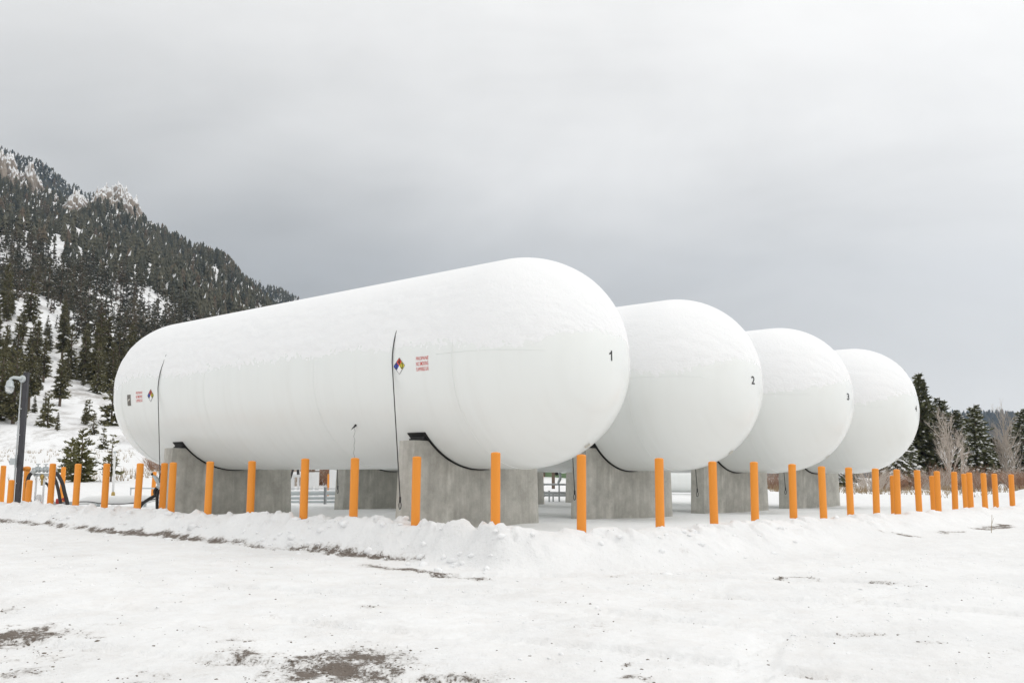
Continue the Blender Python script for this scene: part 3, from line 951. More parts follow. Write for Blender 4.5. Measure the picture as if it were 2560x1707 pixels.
# ------------------------------------------------------------------ pull cables over the tank sides
def cable(ti, s_top, s_end, z_end, label):
    r0 = TANKS[ti]
    def W(p):
        return Vector((r0.x, r0.y, r0.z)) + AX * p.x + BX * p.y + Vector((0, 0, p.z))
    pts = []
    for k in range(10):
        ph = math.radians(34 - 34 * k / 9)
        pts.append(W(surf(s_top + 0.03 * math.sin(k * 0.9) * (k < 5), ph, 0.016)))
    z0 = R
    for k in range(1, 13):
        u = k / 12
        pts.append(W(Vector((s_top + (s_end - s_top) * u, R + 0.016 + 0.03 * u, z0 + (z_end - z0) * u))))
    mb = MB(); mb.tube(pts, 0.0085, 6)
    o = empty("pull_cable", (pts[-1].x, pts[-1].y, pts[-1].z)); tag(o, label, "cable", "black pull cables hanging down the tank sides")
    off = Vector(o.location)
    mb.v = [tuple(Vector(p) - off) for p in mb.v]
    mb.build("wire_rope", "cable", o, True)
    mb = MB(); e = Vector((0, 0, 0))
    mb.tube([e + Vector((0, 0, 0.02)), e + Vector((0, 0, -0.06))], 0.017, 8)
    mb.build("ferrule", "cable", o, True)
    mb = MB()
    loop = [Vector((0, 0, -0.055)) + AX * (0.026 * math.sin(t)) + Vector((0, 0, -0.055 * (1 - math.cos(t)))) for t in np.linspace(0, 2 * math.pi, 17)]
    mb.tube(loop, 0.0075, 6, cap=False); mb.build("eye_loop", "cable", o, True)
    mb = MB()
    mb.tube([Vector((0, 0, -0.15)) + AX * (0.016 * math.cos(t)) + Vector((0, 0, -0.02 + 0.022 * math.sin(t))) for t in np.linspace(0, 2 * math.pi, 11)], 0.004, 5, cap=False)
    mb.build("shackle", "galv", o, True)
cable(0, 1.35, 1.06, -0.46, "long black cable beside the hazard diamond near the digit 1 end")
cable(0, 8.83, 8.50, -0.10, "black cable hanging at the far end of tank 1 beside the small diamond")
for ti in (1, 2, 3):
    cable(ti, 1.40, 1.24, -0.40, "black cable hanging against the near concrete saddle of tank %s" % ("two", "three", "four")[ti - 1])
for ti in (1, 2):
    cable(ti, 8.85, 8.62, -0.38, "black cable hanging against the far concrete saddle of tank %s" % ("two", "three")[ti - 1])

# dark spike sensor with a thin crinkled wire low on tank 1
base = TANKS[0] + AX * 2.613 + BX * 1.384 + Vector((0, 0, R - 0.953))
nrm = (BX * 1.384 + Vector((0, 0, -0.953))).normalized()
e = empty("sensor_probe", base); tag(e, "small dark spike sensor with thin wire stuck low on tank 1", "sensor")
mb = MB(); mb.tube([nrm * -0.01, nrm * 0.02, nrm * 0.035], [0.022, 0.02, 0.008], 8)
mb.tube([nrm * 0.015, nrm * 0.03 + AX * 0.05 + Vector((0, 0, -0.03)), nrm * 0.035 + AX * 0.09 + Vector((0, 0, -0.06))], [0.014, 0.009, 0.002], 6)
mb.build("spike", "rubber", e, True)
mb = MB(); pts = [nrm * 0.01]
for k in range(1, 19):
    pts.append(nrm * 0.03 + Vector((0, 0, -0.042 * k)) + AX * (0.014 * math.sin(k * 1.9) + 0.006 * math.sin(k * 5.1)))
mb.tube(pts, 0.003, 4); mb.build("thin_wire", "wire", e)

# ------------------------------------------------------------------ orange bollards
def bollard_mesh(h):
    mb = MB(); r = 0.065
    mb.lathe([(r, 0), (r, 0.25), (r * 0.995, h * 0.6), (r * 0.99, h - 0.022), (r * 1.0, h - 0.018), (r * 0.985, h - 0.006), (r * 0.90, h + 0.002), (r * 0.55, h + 0.010), (0.0001, h + 0.013)], 24)
    me = mb.mesh("sleeve", True); me.set_sharp_from_angle(angle=math.radians(50)); me.materials.append(M["orange"])
    return me
boll_me = {}
def bollard(x, y, ztop, label, lean=None, group="orange bollards round the tank yard", depth=0.45):
    zb = float(ground_z(np.array([x]), np.array([y]))[0]) - depth
    h = round(ztop - zb, 2)
    if h not in boll_me:
        boll_me[h] = bollard_mesh(h)
    o = bpy.data.objects.new("bollard", boll_me[h]); COL.objects.link(o)
    lx, ly = lean if lean else (rng.gauss(0, 0.010), rng.gauss(0, 0.010))
    o.location = (x, y, ztop - h); o.rotation_euler = (lx, ly, rng.random() * 6)
    tag(o, label, "bollard", group)
    return o
for k, (x, y, z) in enumerate(LEFT):
    bollard(x, y, z, "tall orange bollard at the corner, in front of tank 1's near concrete saddle" if k == 0 else
            "%s orange bollard from the corner along the side of tank 1" % ORD[k])
for k, (x, y, z) in enumerate(RIGHT):
    bollard(x, y, z, "%s orange bollard from the corner along the numbered tank ends" % ORD[k + 1])
BACK = [(-12.83, 25.28, 1.76, "orange bollard behind the lamp pole at the left picture edge"),
        (-11.55, 23.85, 1.73, "orange bollard just right of the lamp pole, with an orange side arm"),
        (-12.58, 28.09, 1.75, "orange bollard behind the black loading hoses"),
        (-11.29, 31.6, 1.64, "lone distant orange bollard left of tank 1's far saddle, behind the hose bundle"),
        (-11.07, 22.18, 1.42, "short orange bollard in front of the lamp pole base"),
        (-10.5, 21.8, 1.42, "short orange bollard in front of the left loading hose"),
        (-6.72, 19.35, 1.77, "orange bollard half hidden behind another at tank 1's far saddle"),
        (-7.58, 33.44, 1.61, "distant orange bollard seen under tank 1 beside the white bulkhead"),
        (-6.55, 36.0, 1.60, "distant orange bollard among the white bulkhead legs under tank 1"),
        (1.21, 40.13, 1.58, "distant orange bollard under tank 1 before the green building"),
        (8.36, 21.99, 1.59, "orange bollard peeking out behind the row left of the others, beyond tank 4"),
        (9.66, 22.99, 1.59, "orange bollard peeking out behind the row under the bare tree"),
        (11.44, 25.28, 1.65, "orange bollard peeking out behind the row near its end")]
for x, y, z, lb in BACK:
    bollard(x, y, z, lb)


def gz(x, y):
    return float(ground_z(np.array([x], float), np.array([y], float))[0])

# ------------------------------------------------------------------ lamp pole
lx, ly = -11.30, 23.0
lz = gz(lx, ly) - 0.3
e = empty("lamp_pole", (lx, ly, lz)); tag(e, "dark steel pole with a grey guarded lamp and conduit at the left edge", "lamp")
H = 3.89 - lz
mb = MB(); mb.box((0, 0, H / 2), (0.108, 0.108, H)); mb.box((0, 0, H + 0.004), (0.112, 0.112, 0.012))
p = mb.build("pole", "darksteel", e); bv = p.modifiers.new("edge", "BEVEL"); bv.width = 0.01; bv.segments = 2
mb = MB(); mb.tube([(-0.075, -0.062, 0.2), (-0.075, -0.062, H - 0.22)], 0.017, 8); mb.build("conduit", "galv", e, True)
for z in (0.9, 2.0, 2.6):
    mb = MB(); mb.box((-0.06, -0.062, z), (0.075, 0.026, 0.022)); mb.build("strap", "galv", e)
mb = MB(); mb.box((-0.12, -0.09, 1.84 - lz), (0.13, 0.08, 0.15)); mb.tube([(-0.205, -0.10, 1.84 - lz), (-0.20, -0.10, 1.84 - lz)], 0.03, 10)
mb.tube([(-0.075, -0.062, 1.70 - lz), (-0.075, -0.062, 2.0 - lz)], 0.026, 8)
mb.build("junction_box", "greymetal", e)
lh = bpy.data.objects.new("lamp_head", None); COL.objects.link(lh); lh.parent = e; lh.location = (0.0, 0.03, 3.74 - lz); lh.scale = (0.86, 0.86, 0.86)
mb = MB(); mb.lathe([(0.0001, 0.0), (0.10, 0.0), (0.105, 0.03), (0.09, 0.06), (0.05, 0.075), (0.0001, 0.08)], 20, c=(-0.06, -0.08, 0), axis=(-0.35, -0.94, 0)); mb.build("flange", "greymetal", lh, True, sharp=40)
mb = MB(); mb.tube([(-0.06, -0.13, 0), (-0.16, -0.17, 0.02), (-0.26, -0.20, 0.03), (-0.32, -0.215, 0.0), (-0.335, -0.22, -0.07)], [0.05, 0.048, 0.042, 0.042, 0.045], 14); mb.build("arm", "greymetal", lh, True)
mb = MB(); mb.lathe([(0.0001, -0.04), (0.05, -0.04), (0.085, -0.075), (0.10, -0.18), (0.118, -0.205), (0.118, -0.235), (0.10, -0.24)], 22, c=(-0.335, -0.22, 0)); mb.build("hood", "greymetal", lh, True, sharp=35)
mb = MB(); mb.lathe([(0.095, -0.235), (0.095, -0.29), (0.08, -0.34), (0.045, -0.375), (0.0001, -0.385)], 20, c=(-0.335, -0.22, 0)); mb.build("globe", "globe", lh, True)
mb = MB()
for k in range(8):
    a = k * math.pi / 4
    mb.tube([(-0.335 + r * math.cos(a), -0.22 + r * math.sin(a), z) for r, z in ((0.108, -0.235), (0.108, -0.30), (0.09, -0.36), (0.05, -0.395), (0.0, -0.405))], 0.006, 5)
mb.tube([(-0.335 + 0.108 * math.cos(t), -0.22 + 0.108 * math.sin(t), -0.29) for t in np.linspace(0, 2 * math.pi, 19)], 0.006, 5, cap=False)
mb.build("wire_guard", "greymetal", lh, True)

# ------------------------------------------------------------------ loading stand with hoses (left)
e = empty("loading_stand", (-10.8, 23.2, 0.72)); tag(e, "grey pipe manifold with valves on legs behind the left bollards", "manifold")
def P(x, z, y=23.2):
    return Vector((x + 10.8, y - 23.2, z - 0.72))
mb = MB(); mb.tube([P(-11.10, 1.66), P(-10.55, 1.66)], 0.045, 12); mb.tube([P(-11.06, 1.54), P(-10.52, 1.54)], 0.032, 12)
mb.build("manifold_pipe", "greymetal", e, True)
for x in (-10.98, -10.80, -10.62):
    mb = MB(); mb.lathe([(0.0001, -0.05), (0.07, -0.05), (0.07, -0.03), (0.05, -0.03), (0.05, 0.03), (0.07, 0.03), (0.07, 0.05), (0.0001, 0.05)], 14, c=P(x, 1.66), axis=(1, 0, 0))
    mb.tube([P(x, 1.70), P(x, 1.78)], 0.015, 8); mb.tube([P(x - 0.05, 1.78), P(x + 0.05, 1.785)], 0.012, 6)
    mb.build("valve", "greymetal", e, True, sharp=35)
mb = MB(); mb.lathe([(0.0001, -0.06), (0.045, -0.06), (0.06, 0), (0.045, 0.06), (0.0001, 0.06)], 12, c=P(-10.86, 1.50), axis=(0, 0, 1)); mb.tube([P(-10.86, 1.5), P(-10.86, 1.30)], 0.03, 10); mb.build("strainer", "brass", e, True)
for x in (-11.0, -10.82):
    mb = MB(); mb.tube([P(x, 1.52), P(x, 0.5)], 0.022, 10); mb.build("leg", "whitepipe", e, True)
mb = MB(); mb.tube([P(-11.16, 1.67), P(-11.42, 1.68)], 0.05, 14); mb.build("side_arm", "orange", e, True)
mb = MB(); mb.lathe([(0.0001, 0.0), (0.055, 0.0), (0.055, 0.34), (0.04, 0.37), (0.0001, 0.38)], 16, c=P(-10.91, 0.72)); mb.build("white_canister", "whitepipe", e, True, sharp=40)
mb = MB(); mb.tube([P(-10.85, 0.78), P(-10.85, 0.92)], 0.025, 8); mb.build("red_canister_cap", "redpaint", e, True)

def smooth_path(pts, n=8):
    pts = [Vector(p) for p in pts]; out = []
    q = [pts[0] * 2 - pts[1]] + pts + [pts[-1] * 2 - pts[-2]]
    for i in range(1, len(q) - 2):
        for k in range(n):
            t = k / n
            out.append(0.5 * ((2 * q[i]) + (q[i + 1] - q[i - 1]) * t + (2 * q[i - 1] - 5 * q[i] + 4 * q[i + 1] - q[i + 2]) * t * t + (-q[i - 1] + 3 * q[i] - 3 * q[i + 1] + q[i + 2]) * t ** 3))
    out.append(pts[-1]); return out
def hose(pts, r, label, mat="hose", fit=True):
    pts = [Vector(p) for p in pts]
    o = empty("hose", pts[-1]); tag(o, label, "hose")
    path = [p - pts[-1] for p in smooth_path(pts)]
    mb = MB(); mb.tube(path, r, 10); mb.build("rubber_tube", mat, o, True)
    if fit:
        mb = MB(); mb.tube([path[0] - (path[1] - path[0]).normalized() * 0.05, path[0] + (path[1] - path[0]).normalized() * 0.07], r * 1.25, 10); mb.build("coupling", "greymetal", o, True)
    return o
hose([(-11.04, 23.15, 1.62), (-11.12, 23.1, 1.52), (-11.14, 23.08, 1.34), (-11.10, 23.06, 1.13), (-11.04, 23.05, 0.92), (-10.97, 23.0, 0.72)], 0.042, "thick black hose looping down at the left of the loading stand")
hose([(-10.57, 23.15, 1.62), (-10.45, 23.1, 1.53), (-10.32, 23.05, 1.34), (-10.24, 23.0, 1.15), (-10.15, 22.95, 0.95), (-10.1, 22.9, 0.8)], 0.042, "upper black hose sweeping down right of the loading stand")
hose([(-10.56, 23.1, 1.50), (-10.44, 23.0, 1.36), (-10.35, 22.95, 1.15), (-10.28, 22.9, 0.94), (-10.24, 22.9, 0.72)], 0.036, "lower black hose sweeping down right of the loading stand")
hose([(-11.03, 23.6, 1.38), (-10.92, 23.6, 1.32), (-10.83, 23.55, 1.19), (-10.75, 23.5, 1.05), (-10.68, 23.45, 0.85)], 0.028, "thin black hose behind the second bollard from the left")
e = empty("red_valve", (-10.42, 23.15, 0.72)); tag(e, "small red valve on the snow at the foot of the hoses", "valve")
mb = MB(); mb.lathe([(0.0001, -0.06), (0.06, -0.06), (0.07, 0), (0.06, 0.06), (0.0001, 0.06)], 12, c=(0, 0, 0.22), axis=(1, 0.2, 0)); mb.build("body", "redpaint", e, True, sharp=40)
mb = MB(); mb.tube([(0.1, 0, 0.25), (0.17, 0, 0.30)], [0.05, 0.04], 10); mb.tube([(-0.02, 0, 0.25), (0.02, 0, 0.34)], 0.018, 8); mb.build("bonnet", "redpaint", e, True)
mb = MB(); mb.tube([(-0.14, 0, 0.17), (0.42, 0.1, 0.18)], 0.04, 10); mb.tube([(0, 0, 0.2), (0, 0, -0.2)], 0.03, 8); mb.build("pipe", "greymetal", e, True)
# white reducer pipe lying along the ground
e = empty("white_pipe", (-10.4, 26, 0.72)); tag(e, "fat white pipe tapering at both ends, low on the snow behind the bollards", "pipe")
mb = MB(); mb.tube([(-1.2, 0, 0.09), (-0.95, 0, 0.09), (-0.55, 0, 0.17), (0.9, 0.0, 0.20), (1.22, 0, 0.22), (1.5, 0, 0.23)], [0.03, 0.05, 0.11, 0.115, 0.06, 0.045], 18); mb.build("barrel", "whitepipe", e, True)
mb = MB(); mb.box((0.85, 0, 0.0), (0.16, 0.2, 0.3)); mb.build("support", "greymetal", e)
mb = MB(); mb.box((-0.35, 0, 0.0), (0.16, 0.2, 0.2)); mb.build("support", "greymetal", e)
hose([(-10.5, 24, 0.90), (-10.12, 24, 0.91), (-9.75, 24, 0.87), (-9.28, 24, 0.86), (-8.8, 24, 0.92), (-8.46, 24, 1.0), (-8.2, 24, 1.1)], 0.011, "thin black cable drooping along the fat white pipe", "cable", False)
e = empty("marker_pole", (-10.71, 27.0, gz(-10.71, 27.0))); tag(e, "thin white vertical pole behind the left bollards", "pole")
mb = MB(); mb.tube([(0, 0, -0.1), (-0.02, 0, 1.42)], 0.03, 12); mb.build("tube", "whitepipe", e, True)
mb = MB(); mb.lathe([(0.0001, 0.0), (0.05, 0.0), (0.05, 0.05), (0.035, 0.10), (0.0001, 0.1)], 12, c=(0, 0, 0.28)); mb.build("collar", "brass", e, True, sharp=40)
mb = MB(); mb.lathe([(0.0001, 0.0), (0.036, 0.0), (0.036, 0.03), (0.0001, 0.04)], 12, c=(-0.02, 0, 1.42)); mb.build("cap", "greymetal", e, True, sharp=40)
e = empty("guard_rail", (-10.6, 29, gz(-10.6, 29))); tag(e, "low grey rail on two posts beside the hose bundle", "rail")
mb = MB(); mb.tube([(-0.42, 0, 0.42), (0.5, 0, 0.42)], 0.022, 10); mb.build("bar", "greymetal", e, True)
for x in (-0.4, 0.42):
    mb = MB(); mb.tube([(x, 0.0, -0.1), (x, 0, 0.44)], 0.02, 8); mb.build("post", "greymetal", e, True)
# hose bundle with nozzle at the far saddle of tank 1
hose([(-7.83, 22.5, 1.66), (-7.82, 22.5, 1.50), (-7.86, 22.45, 1.34), (-7.90, 22.4, 1.1), (-7.88, 22.4, 0.7)], 0.034, "striped black hose hanging straight beside tank 1's far saddle")
hose([(-7.86, 22.4, 1.32), (-7.96, 22.4, 1.2), (-7.95, 22.4, 1.1), (-8.06, 22.35, 1.02), (-8.2, 22.3, 0.9), (-8.3, 22.3, 0.72)], 0.036, "black hose bending left from the nozzle at tank 1's far saddle")
hose([(-7.84, 22.35, 1.30), (-7.80, 22.35, 1.1), (-7.77, 22.35, 0.9), (-7.76, 22.35, 0.7)], 0.032, "black hose hanging right under the nozzle by the doubled bollards")
e = empty("hose_nozzle", (-7.9, 22.4, 1.3)); tag(e, "grey transfer nozzle above the hose bundle at tank 1's far saddle", "nozzle")
mb = MB(); mb.tube([(-0.13, 0, 0.24), (-0.06, 0, 0.19), (0.0, 0, 0.12), (0.05, 0, 0.03), (0.06, 0, -0.02)], [0.022, 0.045, 0.055, 0.06, 0.05], 12); mb.build("body", "greymetal", e, True)
mb = MB(); mb.tube([(0.05, 0, 0.08), (0.13, 0, 0.07)], 0.03, 10); mb.build("outlet", "brass", e, True)
mb = MB(); mb.tube([(-0.13, 0, 0.24), (-0.15, 0, 0.29)], 0.024, 8); mb.build("cap", "rubber", e, True)

# ------------------------------------------------------------------ pipe rack and bulkhead seen beneath tank 1
def run(name, label, pts, r, mat, cat="pipe", grp="pipes running beneath the tanks", snow=True):
    pts = [Vector(p) for p in pts]
    o = empty(name, pts[0]); tag(o, label, cat, grp)
    mb = MB(); mb.tube([p - pts[0] for p in pts], r, 12); mb.build("tube", mat, o, True)
    if snow:
        mb = MB(); mb.tube([p - pts[0] + Vector((0, 0, r * 0.72)) for p in pts], r * 0.62, 8); mb.build("snow_strip", "snow", o, True)
    for q in range(1, 4):
        c = pts[0].lerp(pts[-1], q / 4) - pts[0]
        mb = MB(); mb.lathe([(r, -0.03), (r * 1.5, -0.03), (r * 1.5, 0.03), (r, 0.03)], 12, c=c, axis=(pts[-1] - pts[0]).normalized()); mb.build("flange", mat, o)
    return o
run("process_pipe", "topmost fat grey pipe beneath tank 1", [(-9.5, 30.3, 1.00), (-3.0, 29.6, 1.06)], 0.065, "greymetal")
run("process_pipe", "middle grey pipe beneath tank 1", [(-9.5, 30.2, 0.87), (-3.0, 29.5, 0.91)], 0.045, "greymetal")
run("process_pipe", "lowest grey pipe beneath tank 1, close to the snow", [(-9.5, 30.1, 0.77), (-3.0, 29.4, 0.80)], 0.04, "greymetal")
run("hand_rail", "thin rail above the grey pipes beneath tank 1", [(-9.5, 30.0, 1.145), (-3.0, 29.6, 1.18)], 0.014, "galv", "rail", None, False)
e = empty("pipe_support", (-5.44, 29.35, 0.6)); tag(e, "galvanized upright holding the grey pipes beneath tank 1", "pipe support")
mb = MB(); mb.box((-0.03, 0, 0.3), (0.012, 0.10, 0.62)); mb.box((0.03, 0, 0.3), (0.012, 0.10, 0.62)); mb.box((0, 0, 0.3), (0.05, 0.012, 0.6)); mb.build("beam", "galv", e)
mb = MB(); mb.box((0, 0, 0.616), (0.11, 0.13, 0.012)); mb.build("cap_plate", "galv", e)
e = empty("white_bulkhead", (-7.1, 36, gz(-7.1, 36))); tag(e, "white steel bulkhead frame with snow on its sill, seen beneath tank 1", "bulkhead")
zo = -e.location.z
for x0, x1, z1 in ((-7.94, -7.80, 1.5), (-7.69, -7.63, 1.85), (-7.30, -7.13, 1.5), (-7.05, -6.92, 1.95), (-6.54, -6.28, 1.95)):
    mb = MB(); mb.box(((x0 + x1) / 2 + 7.1, 0, (z1 + zo) / 2), (x1 - x0, 0.12, z1 + zo)); mb.build("leg", "whitepipe", e)
mb = MB(); mb.box((-0.45, 0.0, 1.52 + zo), (0.86, 0.30, 0.06)); mb.build("sill", "whitepipe", e)
mb = MB(); mb.tube([(-0.92, 0, 1.575 + zo), (-0.8, 0, 1.59 + zo), (-0.5, 0, 1.60 + zo), (-0.2, 0, 1.585 + zo), (-0.02, 0, 1.57 + zo)], [0.05, 0.085, 0.09, 0.085, 0.05], 10); mb.build("snow_ridge", "snow", e, True)
mb = MB(); mb.box((0.02, -0.07, 1.42 + zo), (0.34, 0.03, 0.50)); mb.build("panel", "whitepipe", e)
mb = MB(); mb.box((-0.05, -0.05, 1.70 + zo), (0.5, 0.06, 0.03)); mb.build("crossbar", "browntrim", e)
hose([(-7.70, 35.6, 1.95), (-7.76, 35.5, 1.72), (-7.82, 35.4, 1.45), (-7.92, 35.3, 1.2), (-8.02, 35.2, 1.02), (-8.1, 35.2, 0.85)], 0.04, "black hose slanting down beside the white bulkhead beneath tank 1")
hose([(-7.60, 35.6, 1.98), (-7.60, 35.6, 1.8), (-7.58, 35.6, 1.58)], 0.05, "short black hose end above the white bulkhead sill")

# rack seen between tanks 1 and 2
run("process_pipe", "upper thin pipe beneath tank 2, before the green building", [(-2.0, 34.6, 1.29), (4.2, 33.6, 1.27)], 0.028, "galv")
run("process_pipe", "second pipe beneath tank 2, before the green building", [(-2.0, 34.3, 1.02), (4.2, 33.4, 0.98)], 0.04, "galv")
run("process_pipe", "third pipe beneath tank 2, low over the snow", [(-2.0, 34.1, 0.93), (4.2, 33.2, 0.92)], 0.035, "galv")
for x, z1, lb in ((1.25, 1.08, "left galvanized stub post beneath tank 2"), (1.38, 0.99, "right galvanized stub post beneath tank 2"), (1.58, 1.27, "tall galvanized post carrying the pipe beneath tank 2")):
    e = empty("pipe_support", (x, 33.2, 0.5)); tag(e, lb, "pipe support")
    mb = MB(); mb.box((0, 0, (z1 - 0.5) / 2), (0.05, 0.05, z1 - 0.5)); mb.build("post", "galv", e)
    mb = MB(); mb.box((0, 0, z1 - 0.5 + 0.004), (0.09, 0.09, 0.01)); mb.build("cap_plate", "galv", e)
e = empty("valve_assembly", (1.58, 33.6, 1.28)); tag(e, "dark valve cluster with round handwheel beneath tank 2", "valve")
mb = MB(); mb.lathe([(0.0001, -0.01), (0.055, -0.01), (0.06, 0.01), (0.0001, 0.014)], 14, c=(-0.07, -0.05, 0.36), axis=(0, -1, 0)); mb.build("handwheel", "rubber", e, True, sharp=40)
mb = MB(); mb.tube([(-0.07, 0, 0.36), (0.02, 0, 0.36), (0.06, 0, 0.30), (0.05, 0, 0.18), (0.0, 0, 0.08), (-0.02, 0, 0.0)], [0.03, 0.04, 0.045, 0.05, 0.045, 0.03], 10); mb.build("body", "greymetal", e, True)
mb = MB(); mb.tube([(0.06, 0, 0.30), (0.06, 0, 0.5)], 0.03, 8); mb.build("riser", "greymetal", e, True)
# green building
e = empty("green_building", (4.0, 64, gz(4.0, 64))); tag(e, "green sided building far behind, glimpsed beneath tank 1", "building")
mb = MB(); mb.box((0, 2, 1.7), (10.0, 4.0, 3.4)); mb.build("wall", "greenwall", e)
for k in range(26):
    mb = MB(); mb.box((-4.9 + k * 0.39, -0.012, 1.7), (0.05, 0.02, 3.4)); mb.build("batten", "greenwall", e)
for x in (-4.93, -1.92, 1.2, 4.93):
    mb = MB(); mb.box((x, -0.03, 1.7), (0.14, 0.05, 3.42)); mb.build("corner_trim", "browntrim", e)
mb = MB(); mb.box((0, 1.9, 3.46), (10.6, 4.7, 0.12)); mb.build("roof", "browntrim", e)
mb = MB(); mb.box((0, 1.9, 3.60), (10.5, 4.6, 0.16)); mb.build("roof_snow", "snow", e)
e = empty("dark_post", (1.88, 45, gz(1.88, 45))); tag(e, "dark square post standing before the green building", "post")
mb = MB(); mb.box((0, 0, 1.2), (0.14, 0.14, 2.6)); mb.build("upright", "browntrim", e); mb = MB(); mb.box((0, 0, 2.52), (0.18, 0.18, 0.04)); mb.build("cap", "browntrim", e)
# smaller white tank lying behind
e = empty("storage_vessel", (7.4, 41.5, gz(7.4, 41.5))); tag(e, "smaller white vessel lying behind, glimpsed between tanks 2 and 3", "tank")
pr = [(0.0001, -2.6), (0.25, -2.55), (0.45, -2.38), (0.54, -2.1), (0.54, 2.1), (0.45, 2.38), (0.25, 2.55), (0.0001, 2.6)]
mb = MB(); mb.lathe(pr, 32, c=(0, 0, 0.62), axis=(1, -0.1, 0)); mb.build("shell", "paint", e, True, sharp=40)
mb = MB(); mb.lathe([(r_ * 0.72, h_ * 0.97) for r_, h_ in pr], 24, c=(0, 0, 0.845), axis=(1, -0.1, 0)); mb.build("snow_cover", "tank_snow", e, True)
for x in (-1.5, 1.5):
    mb = MB(); mb.box((x, -0.1 * x, 0.05), (0.25, 0.8, 0.5)); mb.build("saddle", "concrete", e)

# ------------------------------------------------------------------ conifers
def conifer(seed, h, rad, z0=0.08, nwh=16, nbr=7, ncl=4, size=0.30, snow=0.25, power=0.85, droop=0.25, ragged=0.25, snowsize=1.0):
    r = random.Random(seed)
    tri = MB()
    for i in range(nwh):
        t = (i + r.random() * 0.7) / nwh
        z = h * (z0 + (0.97 - z0) * t)
        rl = rad * (1 - t) ** power * (0.85 + 0.15 * math.sin(i * 1.7)) * sstep(-0.12, 0.14, t)
        rl = float(rl)
        nb = max(3, int(nbr * (0.55 + 0.6 * (1 - t))))
        a0 = r.random() * 6.28
        for k in range(nb):
            if r.random() < ragged * 0.6:
                continue
            az = a0 + 6.283 * k / nb + r.uniform(-0.35, 0.35)
            zz = z + r.uniform(-0.9, 0.9) * h / nwh
            ln = rl * r.uniform(1 - ragged, 1 + ragged * 0.7) + 0.02 * h
            up = (0.35 - droop) * ln if t > 0.6 else -droop * ln
            d = Vector((math.cos(az), math.sin(az), up / max(ln, 0.01)))
            side = Vector((-math.sin(az), math.cos(az), 0))
            nc = max(1, int(ncl * (0.4 + 0.6 * ln / rad)))
            for c in range(nc):
                u = 0.22 + 0.78 * (c + r.random() * 0.6) / nc
                p = Vector((0, 0, zz)) + d * (ln * u) + Vector((0, 0, -0.10 * ln * u * u + r.uniform(-0.03, 0.03) * h * 0.3))
                sz = size * (1.15 - 0.45 * u) * r.uniform(0.7, 1.25) * (0.55 + 0.45 * (1 - t))
                for q in range(2):
                    f = (d.normalized() + Vector((r.uniform(-.6, .6), r.uniform(-.6, .6), r.uniform(-.5, .75)))).normalized()
                    w = (side * 0.7 + Vector((r.uniform(-.5, .5), r.uniform(-.5, .5), r.uniform(-.95, .95)))).normalized()
                    a = p - f * sz * 0.5; b2 = p + f * sz * 0.95
                    tri.add([a, p + w * sz * 0.42, b2, p - w * sz * 0.42], [(0, 1, 2, 3)], 0)
                if r.random() < snow:
                    s2 = sz * r.uniform(0.25, 0.5) * snowsize
                    pc = p + Vector((0, 0, sz * 0.16)) + d * sz * 0.15
                    dd = d.normalized()
                    tri.add([pc + dd * s2 * 1.2, pc + side * s2 * 0.8, pc - dd * s2 * 1.1, pc - side * s2 * 0.8, pc + Vector((0, 0, s2 * 0.45)), pc - Vector((0, 0, s2 * 0.2))],
                            [(0, 1, 4), (1, 2, 4), (2, 3, 4), (3, 0, 4), (1, 0, 5), (2, 1, 5), (3, 2, 5), (0, 3, 5)], 1)
    # leader
    for q in range(3):
        a = q * 2.1
        w = Vector((math.cos(a), math.sin(a), 0)) * 0.018 * h
        tri.add([Vector((0, 0, h * 0.90)) + w, Vector((0, 0, h * 1.0)), Vector((0, 0, h * 0.90)) - w], [(0, 1, 2)], 0)
    tr = MB()
    tr.tube([(0, 0, -0.4), (0.01 * h, 0, h * 0.3), (0, 0.01 * h, h * 0.65), (0, 0, h * 0.97)], [0.024 * h, 0.018 * h, 0.011 * h, 0.003 * h], 7)
    for i in range(8):
        z = h * (z0 * 0.5 + 0.5 * i / 8); az = r.random() * 6.28; ln = rad * 0.5
        tr.tube([(0, 0, z), (math.cos(az) * ln, math.sin(az) * ln, z - droop * ln * 0.6)], [0.006 * h, 0.002 * h], 4)
    return tr, tri

def tree_proto(name, trunk, crown, mats):
    tm = trunk.mesh("trunk", True); tm.materials.append(M["bark"])
    cm = crown.mesh("crown"); [cm.materials.append(M[k]) for k in mats]
    def place(loc, rz, scale, label, group=None, cat="tree", sxy=1.0):
        o = empty(name, loc, rz); o.scale = (scale * sxy, scale * sxy, scale)
        for nm, me in (("trunk", tm), ("crown", cm)):
            c = bpy.data.objects.new(nm, me); COL.objects.link(c); c.parent = o
        tag(o, label, cat, group)
        return o
    return place

NEEDLE = ["needle", "tree_snow"]; YOUNG = ["youngneedle", "tree_snow"]; SPRUCE = ["spruce", "tree_snow"]
